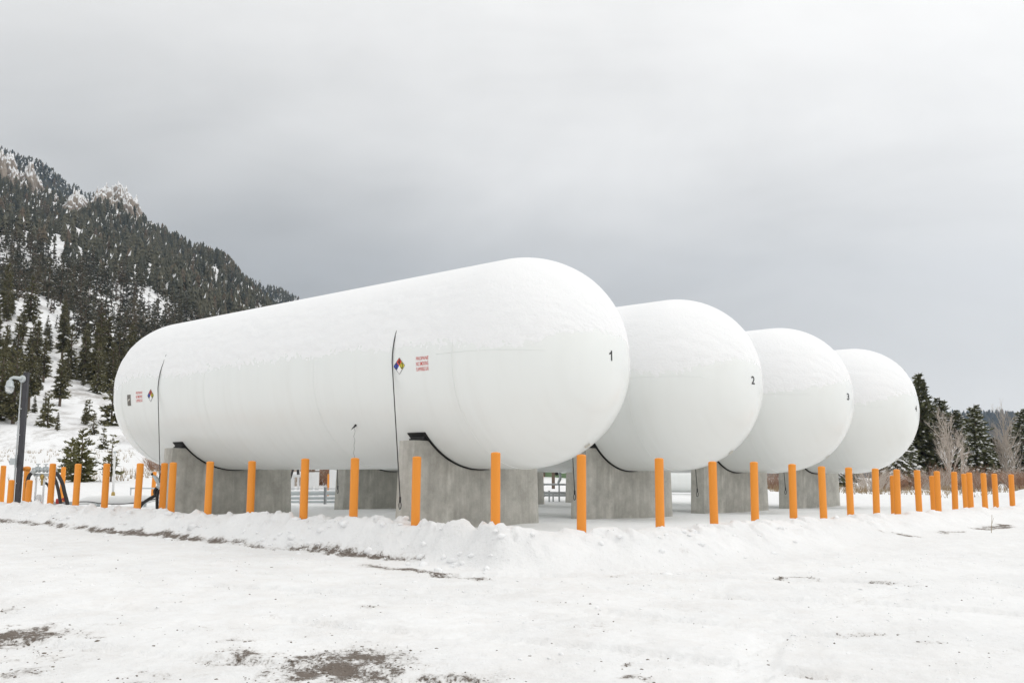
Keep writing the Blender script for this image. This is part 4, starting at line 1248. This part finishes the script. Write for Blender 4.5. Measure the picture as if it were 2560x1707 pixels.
# hillside stand: where the trees are
PTS = []
def scatter(n, y0, y1, a0, a1, fn, dens, seed, mind):
    rs = np.random.RandomState(seed)
    y = np.sqrt(rs.uniform(y0 ** 2, y1 ** 2, n)); x = y * rs.uniform(a0, a1, n)
    keep = rs.uniform(0, 1, n) < dens(x, y)
    x, y = x[keep], y[keep]
    cell = {}; out = []
    for px, py in zip(x, y):
        key = (int(px // mind), int(py // mind))
        if any(((px - qx) ** 2 + (py - qy) ** 2) < mind * mind for ax in (-1, 0, 1) for ay in (-1, 0, 1) for qx, qy in cell.get((key[0] + ax, key[1] + ay), ())):
            continue
        cell.setdefault(key, []).append((px, py)); out.append((px, py))
    a = np.array(out)
    return a[:, 0], a[:, 1], fn(a[:, 0], a[:, 1])
def dens1(x, y):
    clear = fbm(x * 0.022 + y * 0.006, y * 0.007, 4, 131)
    d = 0.22 + 0.78 * sstep(-0.24, 0.0, clear)
    d = d * (0.22 + 0.78 * sstep(-0.30, -0.02, fbm(x * 0.055 + y * 0.012, y * 0.010, 3, 135)))
    lowmeadow = sstep(112, 160, y + 0.25 * (x + 80) + 30 * fbm(x * 0.045, y * 0.03, 3, 133)) 
    hz = np.interp(x * 900 / (0.75 * y + 225), M1X, M1Z)
    cl1 = np.exp(-(((x + 372) / 30) ** 2 + ((y - 845) / 55) ** 2)) + np.exp(-(((x + 452) / 32) ** 2 + ((y - 830) / 80) ** 2))
    lowmeadow = lowmeadow * (1 - 0.93 * sstep(-0.452, -0.435, x / y) * sstep(190, 168, y))
    return d * (0.10 + 0.90 * lowmeadow) * sstep(8, 45, hz) * (1 - 0.95 * np.clip(cl1 * 1.3, 0, 1))
hx, hy, hz_ = scatter(27000, 116, 930, -0.62, -0.13, hill1, dens1, 5, 2.1)
order = np.argsort(hy / (1 + 0.0 * hx))
hx, hy, hz_ = hx[order], hy[order], hz_[order]
HH = (3.4 + 10.0 * NR.uniform(0, 1, len(hx)) ** 1.35) * (0.80 + 0.25 * sstep(120, 300, hy))

protos = []
for k in range(8):
    tall = k % 2
    tr, cr = conifer(200 + k, 10, (1.75, 1.45, 2.0, 1.6, 1.85, 1.35, 2.1, 1.6)[k], (0.10, 0.16, 0.06, 0.2, 0.08, 0.24, 0.05, 0.12)[k], 24, 8, 5, 0.66, 0.30, (0.8, 0.65, 0.9, 0.6, 0.75, 0.55, 0.95, 0.7)[k], 0.15, 0.35, 0.6)
    protos.append(tree_proto("pine_tree", tr, cr, NEEDLE))
NIND = 288
for k in range(min(NIND, len(hx))):
    protos[int(NR.randint(8))]((hx[k], hy[k], hz_[k] - 0.1), NR.uniform(0, 6.28), HH[k] / 10 * NR.uniform(0.9, 1.05),
                               "snow-dusted dark pine among the nearest trees of the left hillside wood", "pines on the lower hillside", sxy=NR.uniform(0.9, 1.25))

# the rest of the wood: too many to count
TINT = []
def merge_trees(templates, X, Y, Z, Hs, seed, widen=(0.85, 1.25)):
    rs = np.random.RandomState(seed)
    VV, FF, MM, TT = [], [], [], []; off = 0
    pick = rs.randint(len(templates), size=len(X))
    for ti, (v, f, mi) in enumerate(templates):
        idx = np.where(pick == ti)[0]
        if not len(idx):
            continue
        a = rs.uniform(0, 6.28, len(idx)); s = Hs[idx][:, None]; w = rs.uniform(*widen, len(idx))[:, None] * s
        c, sn = np.cos(a)[:, None], np.sin(a)[:, None]
        vx = (v[None, :, 0] * c - v[None, :, 1] * sn) * w + X[idx][:, None]
        vy = (v[None, :, 0] * sn + v[None, :, 1] * c) * w + Y[idx][:, None]
        vz = v[None, :, 2] * s + Z[idx][:, None]
        VV.append(np.stack([vx, vy, vz], -1).reshape(-1, 3))
        FF.append((f[None] + (np.arange(len(idx)) * len(v))[:, None, None] + off).reshape(-1, 3))
        MM.append(np.tile(mi, len(idx))); off += len(idx) * len(v)
        TT.append(np.repeat(rs.uniform(0, 1, len(idx)), len(v)))
    TINT.append(np.concatenate(TT))
    return np.concatenate(VV), np.concatenate(FF), np.concatenate(MM)
def tri_template(mb, h):
    f = []; mi = []
    for q, m_ in zip(mb.f, mb.m):
        for j in range(1, len(q) - 1):
            f.append((q[0], q[j], q[j + 1])); mi.append(m_)
    return np.array(mb.v, float) / h, np.array(f), np.array(mi)
mid = []
for k in range(7):
    tr, cr = conifer(300 + k, 10, (1.7, 1.4, 1.9, 1.55, 1.8, 1.3, 1.6)[k], (0.10, 0.2, 0.06, 0.15, 0.08, 0.22, 0.12)[k], 11, 5, 2, 1.10, 0.32, (0.8, 0.6, 0.9, 0.65, 0.75, 0.5, 0.8)[k], 0.2, 0.3, 0.62)
    # cheaper snow on the mid-distance trees: keep only the upper faces
    nf, nm = [], []
    for q, m_ in zip(cr.f, cr.m):
        if m_ == 1 and len(q) == 3 and q[2] == max(q) and (q[2] - min(q)) <= 2 and False:
            continue
        nf.append(q); nm.append(m_)
    cr.f, cr.m = nf, nm
    cr.tube([(0, 0, -1.0), (0, 0, 9.0)], [0.17, 0.03], 4, 2, cap=False)
    mid.append(tri_template(cr, 10))
def star_tree(seed, tiers, spikes, snow):
    r = random.Random(seed); mb = MB()
    for i in range(tiers):
        t = i / tiers
        z1 = 1.0 - 0.02 * r.random() if i == tiers - 1 else 0.30 + 0.72 * (i + 1) / tiers
        zb = 0.10 + 0.80 * t
        rr = 0.20 * (1 - t * 0.86) ** 0.62
        vs = [(r.uniform(-.015, .015), r.uniform(-.015, .015), min(1, z1))]
        for k in range(spikes * 2):
            a = math.pi * k / spikes + i
            q = rr * (r.uniform(0.75, 1.25) if k % 2 else r.uniform(0.4, 0.75))
            vs.append((q * math.cos(a), q * math.sin(a), zb + (0.0 if k % 2 else 0.05) + r.uniform(-.03, .03)))
        for k in range(spikes * 2):
            mb.add([vs[0], vs[1 + k], vs[1 + (k + 1) % (spikes * 2)]], [(0, 1, 2)], 1 if r.random() < snow else 0)
    return tri_template(mb, 1.0)
far1 = [star_tree(400 + k, 5, 5, 0.035) for k in range(8)]
far2 = [star_tree(420 + k, 3, 4, 0.08) for k in range(6)]
far3 = [star_tree(440 + k, 3, 4, 0.0) for k in range(6)]
sel = np.arange(len(hx)) >= NIND
m_mid = sel & (hy < 430); m_far = sel & (hy >= 430)
v1, f1, mm1 = merge_trees(mid, hx[m_mid], hy[m_mid], hz_[m_mid] - 0.3, HH[m_mid], 1)
v2, f2, mm2 = merge_trees(far1, hx[m_far], hy[m_far], hz_[m_far] - 0.8, HH[m_far] * 1.05, 2)
def dens2(x, y):
    return 0.25 + 0.75 * sstep(-0.32, -0.02, fbm(x * 0.012, y * 0.005, 4, 141))
kx, ky, kz = scatter(11000, 1200, 1560, -0.60, -0.18, hill2, dens2, 6, 3.2)
v3, f3, mm3 = merge_trees(far2, kx, ky, kz - 1, NR.uniform(9, 16, len(kx)), 3, (1.0, 1.6))
jx, jy, jz = scatter(4200, 2350, 2640, 0.36, 0.60, hill3, lambda x, y: 0.3 + 0.7 * sstep(-0.35, 0.0, fbm(x * 0.01, y * 0.006, 3, 151)), 8, 6.0)
v4, f4, mm4 = merge_trees(far3, jx, jy, jz - 1, NR.uniform(11, 20, len(jx)), 4, (1.2, 1.9))
def pack(parts):
    off = 0; VV, FF, MM = [], [], []
    for v, f, mi in parts:
        VV.append(v); FF.append(f + off); MM.append(mi); off += len(v)
    return np.concatenate(VV), np.concatenate(FF), np.concatenate(MM)
v, f, mi = pack([(v1, f1, mm1), (v2, f2, mm2)])
def wood(v, f, mats, mi, tint, label):
    o = np_mesh("forest", v, f, mats, mi=mi)
    a_ = o.data.attributes.new("tint", "FLOAT", "POINT"); a_.data.foreach_set("value", tint.astype(np.float32))
    tag(o, label, "forest", kind="stuff")
wood(v, f, ["farneedle", "tree_snow", "bark"], mi, np.concatenate(TINT[:2]), "dense snow-flecked pine wood covering the left hillside")
wood(v3, f3, ["farneedle", "tree_snow"], mm3, TINT[2], "hazy pine wood on the high ridge behind the hillside")
wood(v4, f4, ["farneedle", "tree_snow"], mm4, TINT[3], "distant bluish wooded ridge behind the trees at right")

# crags
def crag(cx, cy_c, w, n, hmax, seed, label):
    r = random.Random(seed); mbv = []; mbf = []
    off = 0
    bm = bmesh.new(); bmesh.ops.create_icosphere(bm, subdivisions=4, radius=1.0)
    base = np.array([v.co[:] for v in bm.verts]); fc = np.array([[v.index for v in f.verts] for f in bm.faces]); bm.free()
    for k in range(n):
        x = cx + r.uniform(-w, w); y = cy_c + r.uniform(-30, 30)
        z = float(hill1(np.array([x]), np.array([y]))[0])
        hgt = hmax * r.uniform(0.4, 1.0); wd = hgt * r.uniform(0.35, 0.6)
        q = base.copy()
        n1_ = fbm(q[:, 0] * 2.2 + k * 3, q[:, 2] * 1.6 + q[:, 1] * 2.2, 4, seed + k)
        n2_ = np.abs(fbm(q[:, 0] * 6 + k, q[:, 2] * 3 + q[:, 1] * 6, 3, seed + k + 40))
        q = q * (1 + 0.7 * n1_[:, None] - 0.5 * n2_[:, None])
        taper = np.clip(1.0 - 0.55 * (q[:, 2] * 0.5 + 0.5), 0.25, 1.2)
        V = np.stack([q[:, 0] * wd * taper, q[:, 1] * wd * taper, q[:, 2] * hgt * 0.75 + hgt * 0.2], 1) + np.array([x, y, z])
        mbv.append(V); mbf.append(fc + off); off += len(V)
    V = np.concatenate(mbv); c = V.mean(0); c[2] = V[:, 2].min()
    o = empty("rock_outcrop", c)
    for V in mbv:
        np_mesh("rock_spire", V - c, fc, "rock", o)
    tag(o, label, "rock")
crag(-374, 876, 27, 18, 24, 3, "snowy tan crag standing on the skyline of the hillside")
crag(-462, 850, 34, 22, 26, 5, "large snowy tan cliff near the top left of the hillside")
crag(-418, 860, 14, 6, 13, 9, "small snowy crag between the two larger ones on the hillside")
crag(-322, 885, 16, 7, 9, 13, "low snowy rocks on the descending hillside ridge")

# foreground pine clump on the left and its neighbours
tr, cr = conifer(501, 3.7, 1.6, 0.0, 20, 9, 7, 0.34, 0.16, 0.62, -0.05, 0.5, 0.7)
place = tree_proto("pine_tree", tr, cr, YOUNG)
place((-19.8, 46, gz(-19.8, 46) - 0.1), 0.4, 0.70, "bushy green young pine behind the left bollards")
place((-21.6, 49, gz(-21.6, 49) - 0.1), 2.4, 0.58, "shorter bushy pine left of the young pine behind the bollards")
tr, cr = conifer(502, 2.6, 0.62, 0.18, 11, 5, 3, 0.30, 0.15, 0.5, 0.0, 0.45, 0.7)
place = tree_proto("pine_tree", tr, cr, NEEDLE)
place((-18.4, 46, gz(-18.4, 46) - 0.1), 0.9, 0.85, "thin open pine sapling right of the bushy young pine")
tr, cr = conifer(503, 7.2, 1.9, 0.30, 15, 8, 5, 0.62, 0.22, 0.7, 0.15, 0.3, 0.8)
place = tree_proto("pine_tree", tr, cr, NEEDLE)
place((-60.7, 130, 4.7), 0.3, 1.0, "pine with a bare tan lower trunk at the foot of the hill")
place((-67.0, 134, 5.0), 1.9, 1.12, "tall pine left of the bare-trunked pine at the hill foot")
place((-55.5, 138, 5.6), 3.0, 1.25, "tall pine right of the bare-trunked pine at the hill foot")
tr, cr = conifer(504, 2.5, 0.85, 0.03, 10, 7, 4, 0.36, 0.3, 0.7, 0.1, 0.35, 0.8)
place = tree_proto("pine_sapling", tr, cr, NEEDLE)
for k, (x, y, s) in enumerate([(-40.5, 118, 1.5), (-45, 121, 1.7), (-52.5, 125, 1.2), (-37.0, 112, 1.3), (-35.5, 121, 1.6), (-47.5, 116, 1.1), (-63, 118, 0.5), (-33.0, 100, 0.8), (-31.0, 92, 0.6), (-34.5, 108, 1.0), (-42.5, 127, 1.8), (-38.5, 126, 1.9), (-29.2, 88, 0.55), (-60, 141, 1.3)]):
    zz = gz(x, y) if y < 110 else float(np.maximum(hill1(np.array([x]), np.array([y]))[0], gz(x, y)))
    place((x, y, zz - 0.08), k * 1.3, s, "small dark pine sapling on the open snow at the hill foot", "pine saplings on the open snow", "tree")

# ------------------------------------------------------------------ trees on the right
def gtree(x, y):
    return gz(x, y) - 0.15
tr, cr = conifer(601, 12.4, 3.0, 0.0, 40, 12, 10, 0.82, 0.22, 0.72, 0.10, 0.32, 0.9)
spA = tree_proto("spruce_tree", tr, cr, SPRUCE)
tr, cr = conifer(602, 9.5, 2.9, 0.0, 34, 12, 10, 0.74, 0.46, 0.58, 0.18, 0.30, 1.2)
spB = tree_proto("spruce_tree", tr, cr, SPRUCE)
tr, cr = conifer(603, 4.2, 2.2, 0.0, 14, 11, 7, 0.55, 0.62, 0.8, 0.35, 0.25, 1.5)
spC = tree_proto("spruce_tree", tr, cr, SPRUCE)
spA((45.3, 110, gtree(45.3, 110)), 0.3, 1.0, "tall pointed spruce rising just behind tank 4")
spA((46.3, 118, gtree(46.3, 118)), 2.3, 1.12, "tallest spruce, its tip showing above tank 4's shoulder")
spB((51.8, 120, gtree(51.8, 120)), 1.0, 1.10, "pointed spruce behind the left bare tree")
spB((46.6, 100, gtree(46.6, 100)), 4.0, 0.86, "broad snow-laden spruce between the two bare trees")
spB((48.5, 104, gtree(48.5, 104)), 2.2, 0.80, "lower snow-laden spruce right of the broad one")
spB((52.6, 96, gtree(52.6, 96)), 0.6, 0.98, "snow-laden spruce cut by the right picture edge")
spB((57.5, 112, gtree(57.5, 112)), 3.1, 0.9, "spruce standing behind the right bare tree")
spC((27.4, 71, gtree(27.4, 71)), 0.3, 0.95, "low wide spruce bowed under snow below tank 4")
spC((29.6, 74, gtree(29.6, 74)), 2.0, 0.80, "small snow-bowed spruce right of the low wide one")
spC((24.2, 75, gtree(24.2, 75)), 4.0, 0.75, "small snow-bowed spruce seen under tank 4's belly")
spB((40.2, 104, gtree(40.2, 104)), 5.0, 0.75, "yellowish green spruce behind the snow-bowed ones")
for k, (x, y, sc, q) in enumerate([(50.5, 128, 0.86, "behind the gap left of the first bare tree"), (56.0, 130, 0.80, "in the row behind the broad snow-laden spruce"),
                                  (60.5, 133, 0.74, "in the back row, its top level with the far ridge"), (64.5, 128, 0.80, "in the back row near the right picture edge"), (47.6, 126, 0.92, "close behind the tall pointed spruce")]):
    spB((x, y, gtree(x, y)), k * 1.7 + 0.5, sc, "background spruce " + q)
for k, (x, y, sc, q) in enumerate([(47.9, 113, 0.90, "filling the gap right of the tall pointed one"), (48.6, 109, 0.86, "just left of the broad snow-laden one"), (53.2, 110, 0.56, "low between the broad one and the tall bare tree")]):
    spB((x, y, gtree(x, y)), k * 2.1 + 0.9, sc, "dark spruce " + q, sxy=1.25)
spA((37.5, 112, gtree(37.5, 112)), 4.4, 0.55, "spruce hidden behind tank 4 except for its foot")

def bare_tree(seed, h, spread, levels=4, r0=0.09, mats=("barebark",), nb=7):
    r = random.Random(seed); tr = MB(); tw = MB(); snow = MB()
    def grow(p, d, ln, rad, lev, mb_):
        n = 3; pts = [p]; q = p.copy(); dd = d.copy()
        for k in range(n):
            dd = (dd + Vector((r.uniform(-.13, .13), r.uniform(-.13, .13), r.uniform(-0.02, .13)))).normalized()
            q = q + dd * ln / n; pts.append(q.copy())
        mb_.tube(pts, [rad, rad * 0.8, rad * 0.6, rad * 0.35], 3 if lev else 6, 0, cap=False)
        if lev >= levels:
            return
        cnt = nb if lev == 0 else (6 if lev == 1 else 5)
        for k in range(cnt):
            u = r.uniform(0.12, 1.0) if lev == 0 else r.uniform(0.25, 1.0)
            seg = min(int(u * n), n - 1); base = pts[seg].lerp(pts[seg + 1], u * n - seg)
            az = r.uniform(0, 6.283); tilt = r.uniform(0.35, 0.85) * spread
            side = dd.orthogonal().normalized(); side = Matrix.Rotation(az, 3, dd) @ side
            nd_ = (dd * math.cos(tilt) + side * math.sin(tilt) + Vector((0, 0, 0.25))).normalized()
            l2 = ln * r.uniform(0.30, 0.52) * (1.15 - 0.5 * u if lev == 0 else 1)
            if lev == 1 and r.random() < 0.35 and base.z < h * 0.6:
                e2 = base + nd_ * l2 * 0.4
                snow.tube([base + Vector((0, 0, 0.03)), (base + e2) / 2 + Vector((0, 0, 0.045)), e2 + Vector((0, 0, 0.03))], [0.014, 0.035, 0.014], 5)
            grow(base, nd_, l2, rad * 0.42, lev + 1, tw)
    grow(Vector((0, 0, -0.2)), Vector((0, 0, 1)), h, r0, 0, tr)
    return tr, tw, snow
def place_bare(seed, loc, h, spread, label, name="bare_tree", levels=4, r0=0.09, nb=22, bark="barebark"):
    tr, tw, sn = bare_tree(seed, h, spread, levels, r0, nb=nb)
    o = empty(name, loc); tag(o, label, "tree")
    tr.build("trunk", bark, o, True); tw.build("branches", bark, o)
    if sn.v:
        tag(sn.build("branch_snow", "tree_snow", o, True), kind="stuff")
place_bare(31, (39.6, 90, gtree(39.6, 90)), 5.6, 0.9, "pale bare deciduous tree left of the broad snow-laden spruce", r0=0.085, nb=30)
place_bare(35, (40.9, 91, gtree(40.9, 91)), 3.8, 1.0, "lower pale bare tree leaning beside the left bare tree", r0=0.08, nb=18)
place_bare(32, (51.6, 104, gtree(51.6, 104)), 6.6, 0.85, "tall pale bare deciduous tree near the right picture edge", r0=0.10, nb=30)
place_bare(36, (53.4, 106, gtree(53.4, 106)), 4.6, 0.9, "smaller bare tree right of the tall bare tree", r0=0.09, nb=18)

# willow brush, each clump its own
def willow(seed, h, w, n):
    r = random.Random(seed); mb = MB()
    for k in range(n):
        a = r.uniform(0, 6.28); rr = w * 0.25 * math.sqrt(r.random())
        p = Vector((rr * math.cos(a), rr * math.sin(a), -0.1)); d = Vector((math.cos(a) * r.uniform(0, .55), math.sin(a) * r.uniform(0, .55), 1)).normalized()
        ln = h * r.uniform(0.55, 1.0); pts = [p]
        for j in range(3):
            d = (d + Vector((r.uniform(-.15, .15), r.uniform(-.15, .15), 0))).normalized(); p = p + d * ln / 3; pts.append(p.copy())
        mb.tube(pts, [0.012, 0.010, 0.007, 0.003], 3, 0, cap=False)
        for j in range(3):
            b0 = pts[1].lerp(pts[3], r.random()); dd = (d + Vector((r.uniform(-.6, .6), r.uniform(-.6, .6), .1))).normalized()
            mb.tube([b0, b0 + dd * ln * 0.3], [0.006, 0.002], 3, 0, cap=False)
    return mb
wil = []
for k in range(5):
    me = willow(700 + k, 2.1, 2.4, 130).mesh("twigs"); me.materials.append(M["willow" if k % 3 else "barebark"]); wil.append(me)
sn_me = None
WIL = [(20.5, 57), (22.5, 60), (25.0, 63), (27.0, 64), (29.0, 66), (31.0, 68), (33.0, 70), (34.5, 66), (36.5, 72), (38.0, 75), (40.5, 74), (42.0, 78), (44.5, 80), (46, 84), (30.2, 71), (35.5, 78), (39, 82), (47.5, 78), (37, 66),
       (15.0, 58), (16.2, 62), (14.0, 64), (17.8, 60), (11.5, 60), (13.0, 57), (-10.0, 52), (-11.4, 54), (-12.5, 51), (-9.0, 55), (-14.0, 53), (-8.0, 50), (-20.5, 58), (-21.5, 61), (-19.2, 57), (-17.5, 60), (-16.2, 55), (28.0, 60), (32.0, 63), (43.5, 72), (50, 86), (-9.4, 44), (-8.2, 45), (-7.2, 43.5), (-6.2, 45), (-10.4, 46), (-5.2, 46), (-8.8, 47.5), (-7.0, 48)]
SHL = {0: ("reddish bare willow brush beyond the bollards at right", "willow brush beyond the right bollards"),
       1: ("reddish bare brush glimpsed between the saddles beneath the tanks", "brush behind the tank yard"),
       2: ("low reddish brush behind the left bollards near the young pine", "brush behind the left bollards")}
for k, (x, y) in enumerate(WIL):
    g_ = 0 if x > 18.5 else (1 if x > -13 else 2)
    sc = NR.uniform(0.75, 1.25) * (0.8 if g_ == 2 else 1.0)
    o = bpy.data.objects.new("willow_shrub", wil[k % 5]); COL.objects.link(o)
    o.location = (x, y, gz(x, y) - 0.05); o.rotation_euler = (0, 0, k * 1.1); o.scale = (sc * 1.15, sc * 1.15, sc * (0.55 if g_ == 2 else 0.66))
    tag(o, SHL[g_][0], "shrub", SHL[g_][1])

# dry grass poking through the snow
def grass(n, seed, areas):
    r = np.random.RandomState(seed); V = []; F = []
    for (x0, x1, y0, y1, h, cnt) in areas:
        x = r.uniform(x0, x1, cnt); y = r.uniform(y0, y1, cnt); m_ = fbm(x * 0.5, y * 0.3, 3, 171) > -0.05
        x, y = x[m_], y[m_]; z = ground_z(x, y)
        for a, b2, c in zip(x, y, z):
            for q in range(3):
                hh_ = h * r.uniform(.5, 1.2); dx, dy = r.normal(0, 0.16, 2) * hh_ * 2; w = 0.012 + 0.0001 * b2
                o = len(V); ox, oy = r.normal(0, .06, 2)
                V += [(a + ox - w, b2 + oy, c - .05), (a + ox + w, b2 + oy, c - .05), (a + ox + dx, b2 + oy + dy, c + hh_)]; F.append((o, o + 1, o + 2))
    return np.array(V), np.array(F)
v, f = grass(0, 4, [(16, 46, 48, 66, 0.38, 1500), (10, 18, 50, 60, 0.4, 400), (-24, -8, 46, 58, 0.3, 500), (-60, -25, 70, 110, 0.28, 700), (18, 26, 36, 44, 0.25, 160)])
tag(np_mesh("dry_grass", v, f, "drygrass"), "thin dry grass stalks poking through the snow", "grass", kind="stuff")
# one stalk of dry weed by the right bollards
e = empty("weed_stalk", (8.92, 18.75, gz(8.92, 18.75))); tag(e, "single thin dry weed stalk in the snow before the right bollards", "weed")
mb = MB(); mb.tube([(0, 0, -0.05), (0.02, 0, 0.15), (0.035, 0, 0.33)], [0.006, 0.005, 0.003], 5); mb.tube([(0.02, 0, 0.15), (0.06, 0, 0.27)], 0.003, 4); mb.build("stem", "drygrass", e)

# ------------------------------------------------------------------ snow clods and gravel
def lumps(xs, ys, rad, seed, squash=0.7, sub=1, jit=0.35):
    bm = bmesh.new(); bmesh.ops.create_icosphere(bm, subdivisions=sub, radius=1.0)
    base = np.array([v.co[:] for v in bm.verts]); fc = np.array([[v.index for v in f_.verts] for f_ in bm.faces]); bm.free()
    r = np.random.RandomState(seed); n = len(xs)
    j = 1 + r.uniform(-jit, jit, (n, len(base), 1))
    s = rad[:, None, None] * np.stack([r.uniform(.7, 1.3, n), r.uniform(.7, 1.3, n), r.uniform(.6, 1.1, n) * squash], 1)[:, None, :]
    a = r.uniform(0, 6.28, n); c, sn = np.cos(a)[:, None], np.sin(a)[:, None]
    q = base[None] * j * s
    X = q[..., 0] * c - q[..., 1] * sn; Y = q[..., 0] * sn + q[..., 1] * c
    z = ground_z(xs, ys)
    V = np.stack([X + xs[:, None], Y + ys[:, None], q[..., 2] + (z - rad * 0.08)[:, None]], -1).reshape(-1, 3)
    F = (fc[None] + (np.arange(n) * len(base))[:, None, None]).reshape(-1, 3)
    return V, F
r = np.random.RandomState(77)
s = r.uniform(-2.2, 13, 190); w_ = r.normal(0.55, 0.42, 190)
bb = (2.25 + 0.07 * np.maximum(s, 0)) + w_ * (0.62 + 0.055 * np.clip(s, 0, 14))
cx_ = T0.x + AX.x * s + BX.x * bb; cy2 = T0.y + AX.y * s + BX.y * bb
# corner and right bank, sparser
s2 = -2.5 - np.abs(r.normal(0.2, 0.5, 90)); b3 = r.uniform(-9, 1.6, 90) ; kk = r.uniform(0, 1, 90) < np.clip(0.25 + (b3 + 3) / 5.5, 0.10, 1)
cx_ = np.concatenate([cx_, (T0.x + AX.x * s2 + BX.x * b3)[kk]]); cy2 = np.concatenate([cy2, (T0.y + AX.y * s2 + BX.y * b3)[kk]])
rad = np.clip(r.lognormal(-3.35, 0.55, len(cx_)), 0.014, 0.085)
v, f = lumps(cx_, cy2, rad, 5, 0.7, 1, 0.30)
tag(np_mesh("snow_clods", v, f, "snow"), "broken clods of ploughed snow heaped along the bollards", "snow", kind="stuff")
# gravel where the snow is scraped off
n = 60000
x = np.concatenate([r.uniform(-6, 5, n), r.uniform(-12, 1, n)]); y = np.concatenate([r.uniform(6.0, 13, n), r.uniform(11.5, 22, n)])
d_ = dirt_mask(x, y); keep = r.uniform(0, 1, len(x)) < np.clip((d_ - 0.35) * 0.5, 0, 1)
bg_ = r.uniform(0, 1, len(x)) < 0.0035
k2 = keep | (bg_ & (bank_coord(x, y)[0] > 0.9))
x, y = x[k2][:6500], y[k2][:6500]
rad = np.clip(r.lognormal(-5.05, 0.45, len(x)), 0.003, 0.022)
v, f = lumps(x, y, rad, 9, 0.7, 1)
tag(np_mesh("gravel", v, f, "pebble"), "loose brown gravel showing through the scraped snow", "gravel", kind="stuff")
# small crumbs of snow over the lot
n = 5200
x = r.uniform(-6, 7, n); y = r.uniform(6.0, 15, n); k2 = (bank_coord(x, y)[0] > 0.7) & (fbm(x * 0.9, y * 0.9, 3, 191) > -0.05) & (dirt_mask(x, y) < 0.12)
x, y = x[k2], y[k2]; rad = np.clip(r.lognormal(-4.75, 0.5, len(x)), 0.004, 0.03)
v, f = lumps(x, y, rad, 10, 0.7, 1)
tag(np_mesh("snow_crumbs", v, f, "snow", smooth=True), "fine crumbs of snow strewn over the ploughed lot", "snow", kind="stuff")

# ------------------------------------------------------------------ haze
mb = MB(); mb.box((200, 1555, 350), (6000, 3710, 760))
hz = mb.build("haze", None)
hm = bpy.data.materials.new("thin_air"); hm.use_nodes = True
ht = hm.node_tree; ht.nodes.clear()
pv = ht.nodes.new("ShaderNodeVolumePrincipled"); pv.inputs["Color"].default_value = (0.50, 0.71, 1.0, 1); pv.inputs["Density"].default_value = 0.00009
pv.inputs["Anisotropy"].default_value = 0.0
oo = ht.nodes.new("ShaderNodeOutputMaterial"); ht.links.new(pv.outputs[0], oo.inputs["Volume"])
hz.data.materials.append(hm)
tag(hz, "thin pale winter haze in the valley air", "haze", kind="stuff")
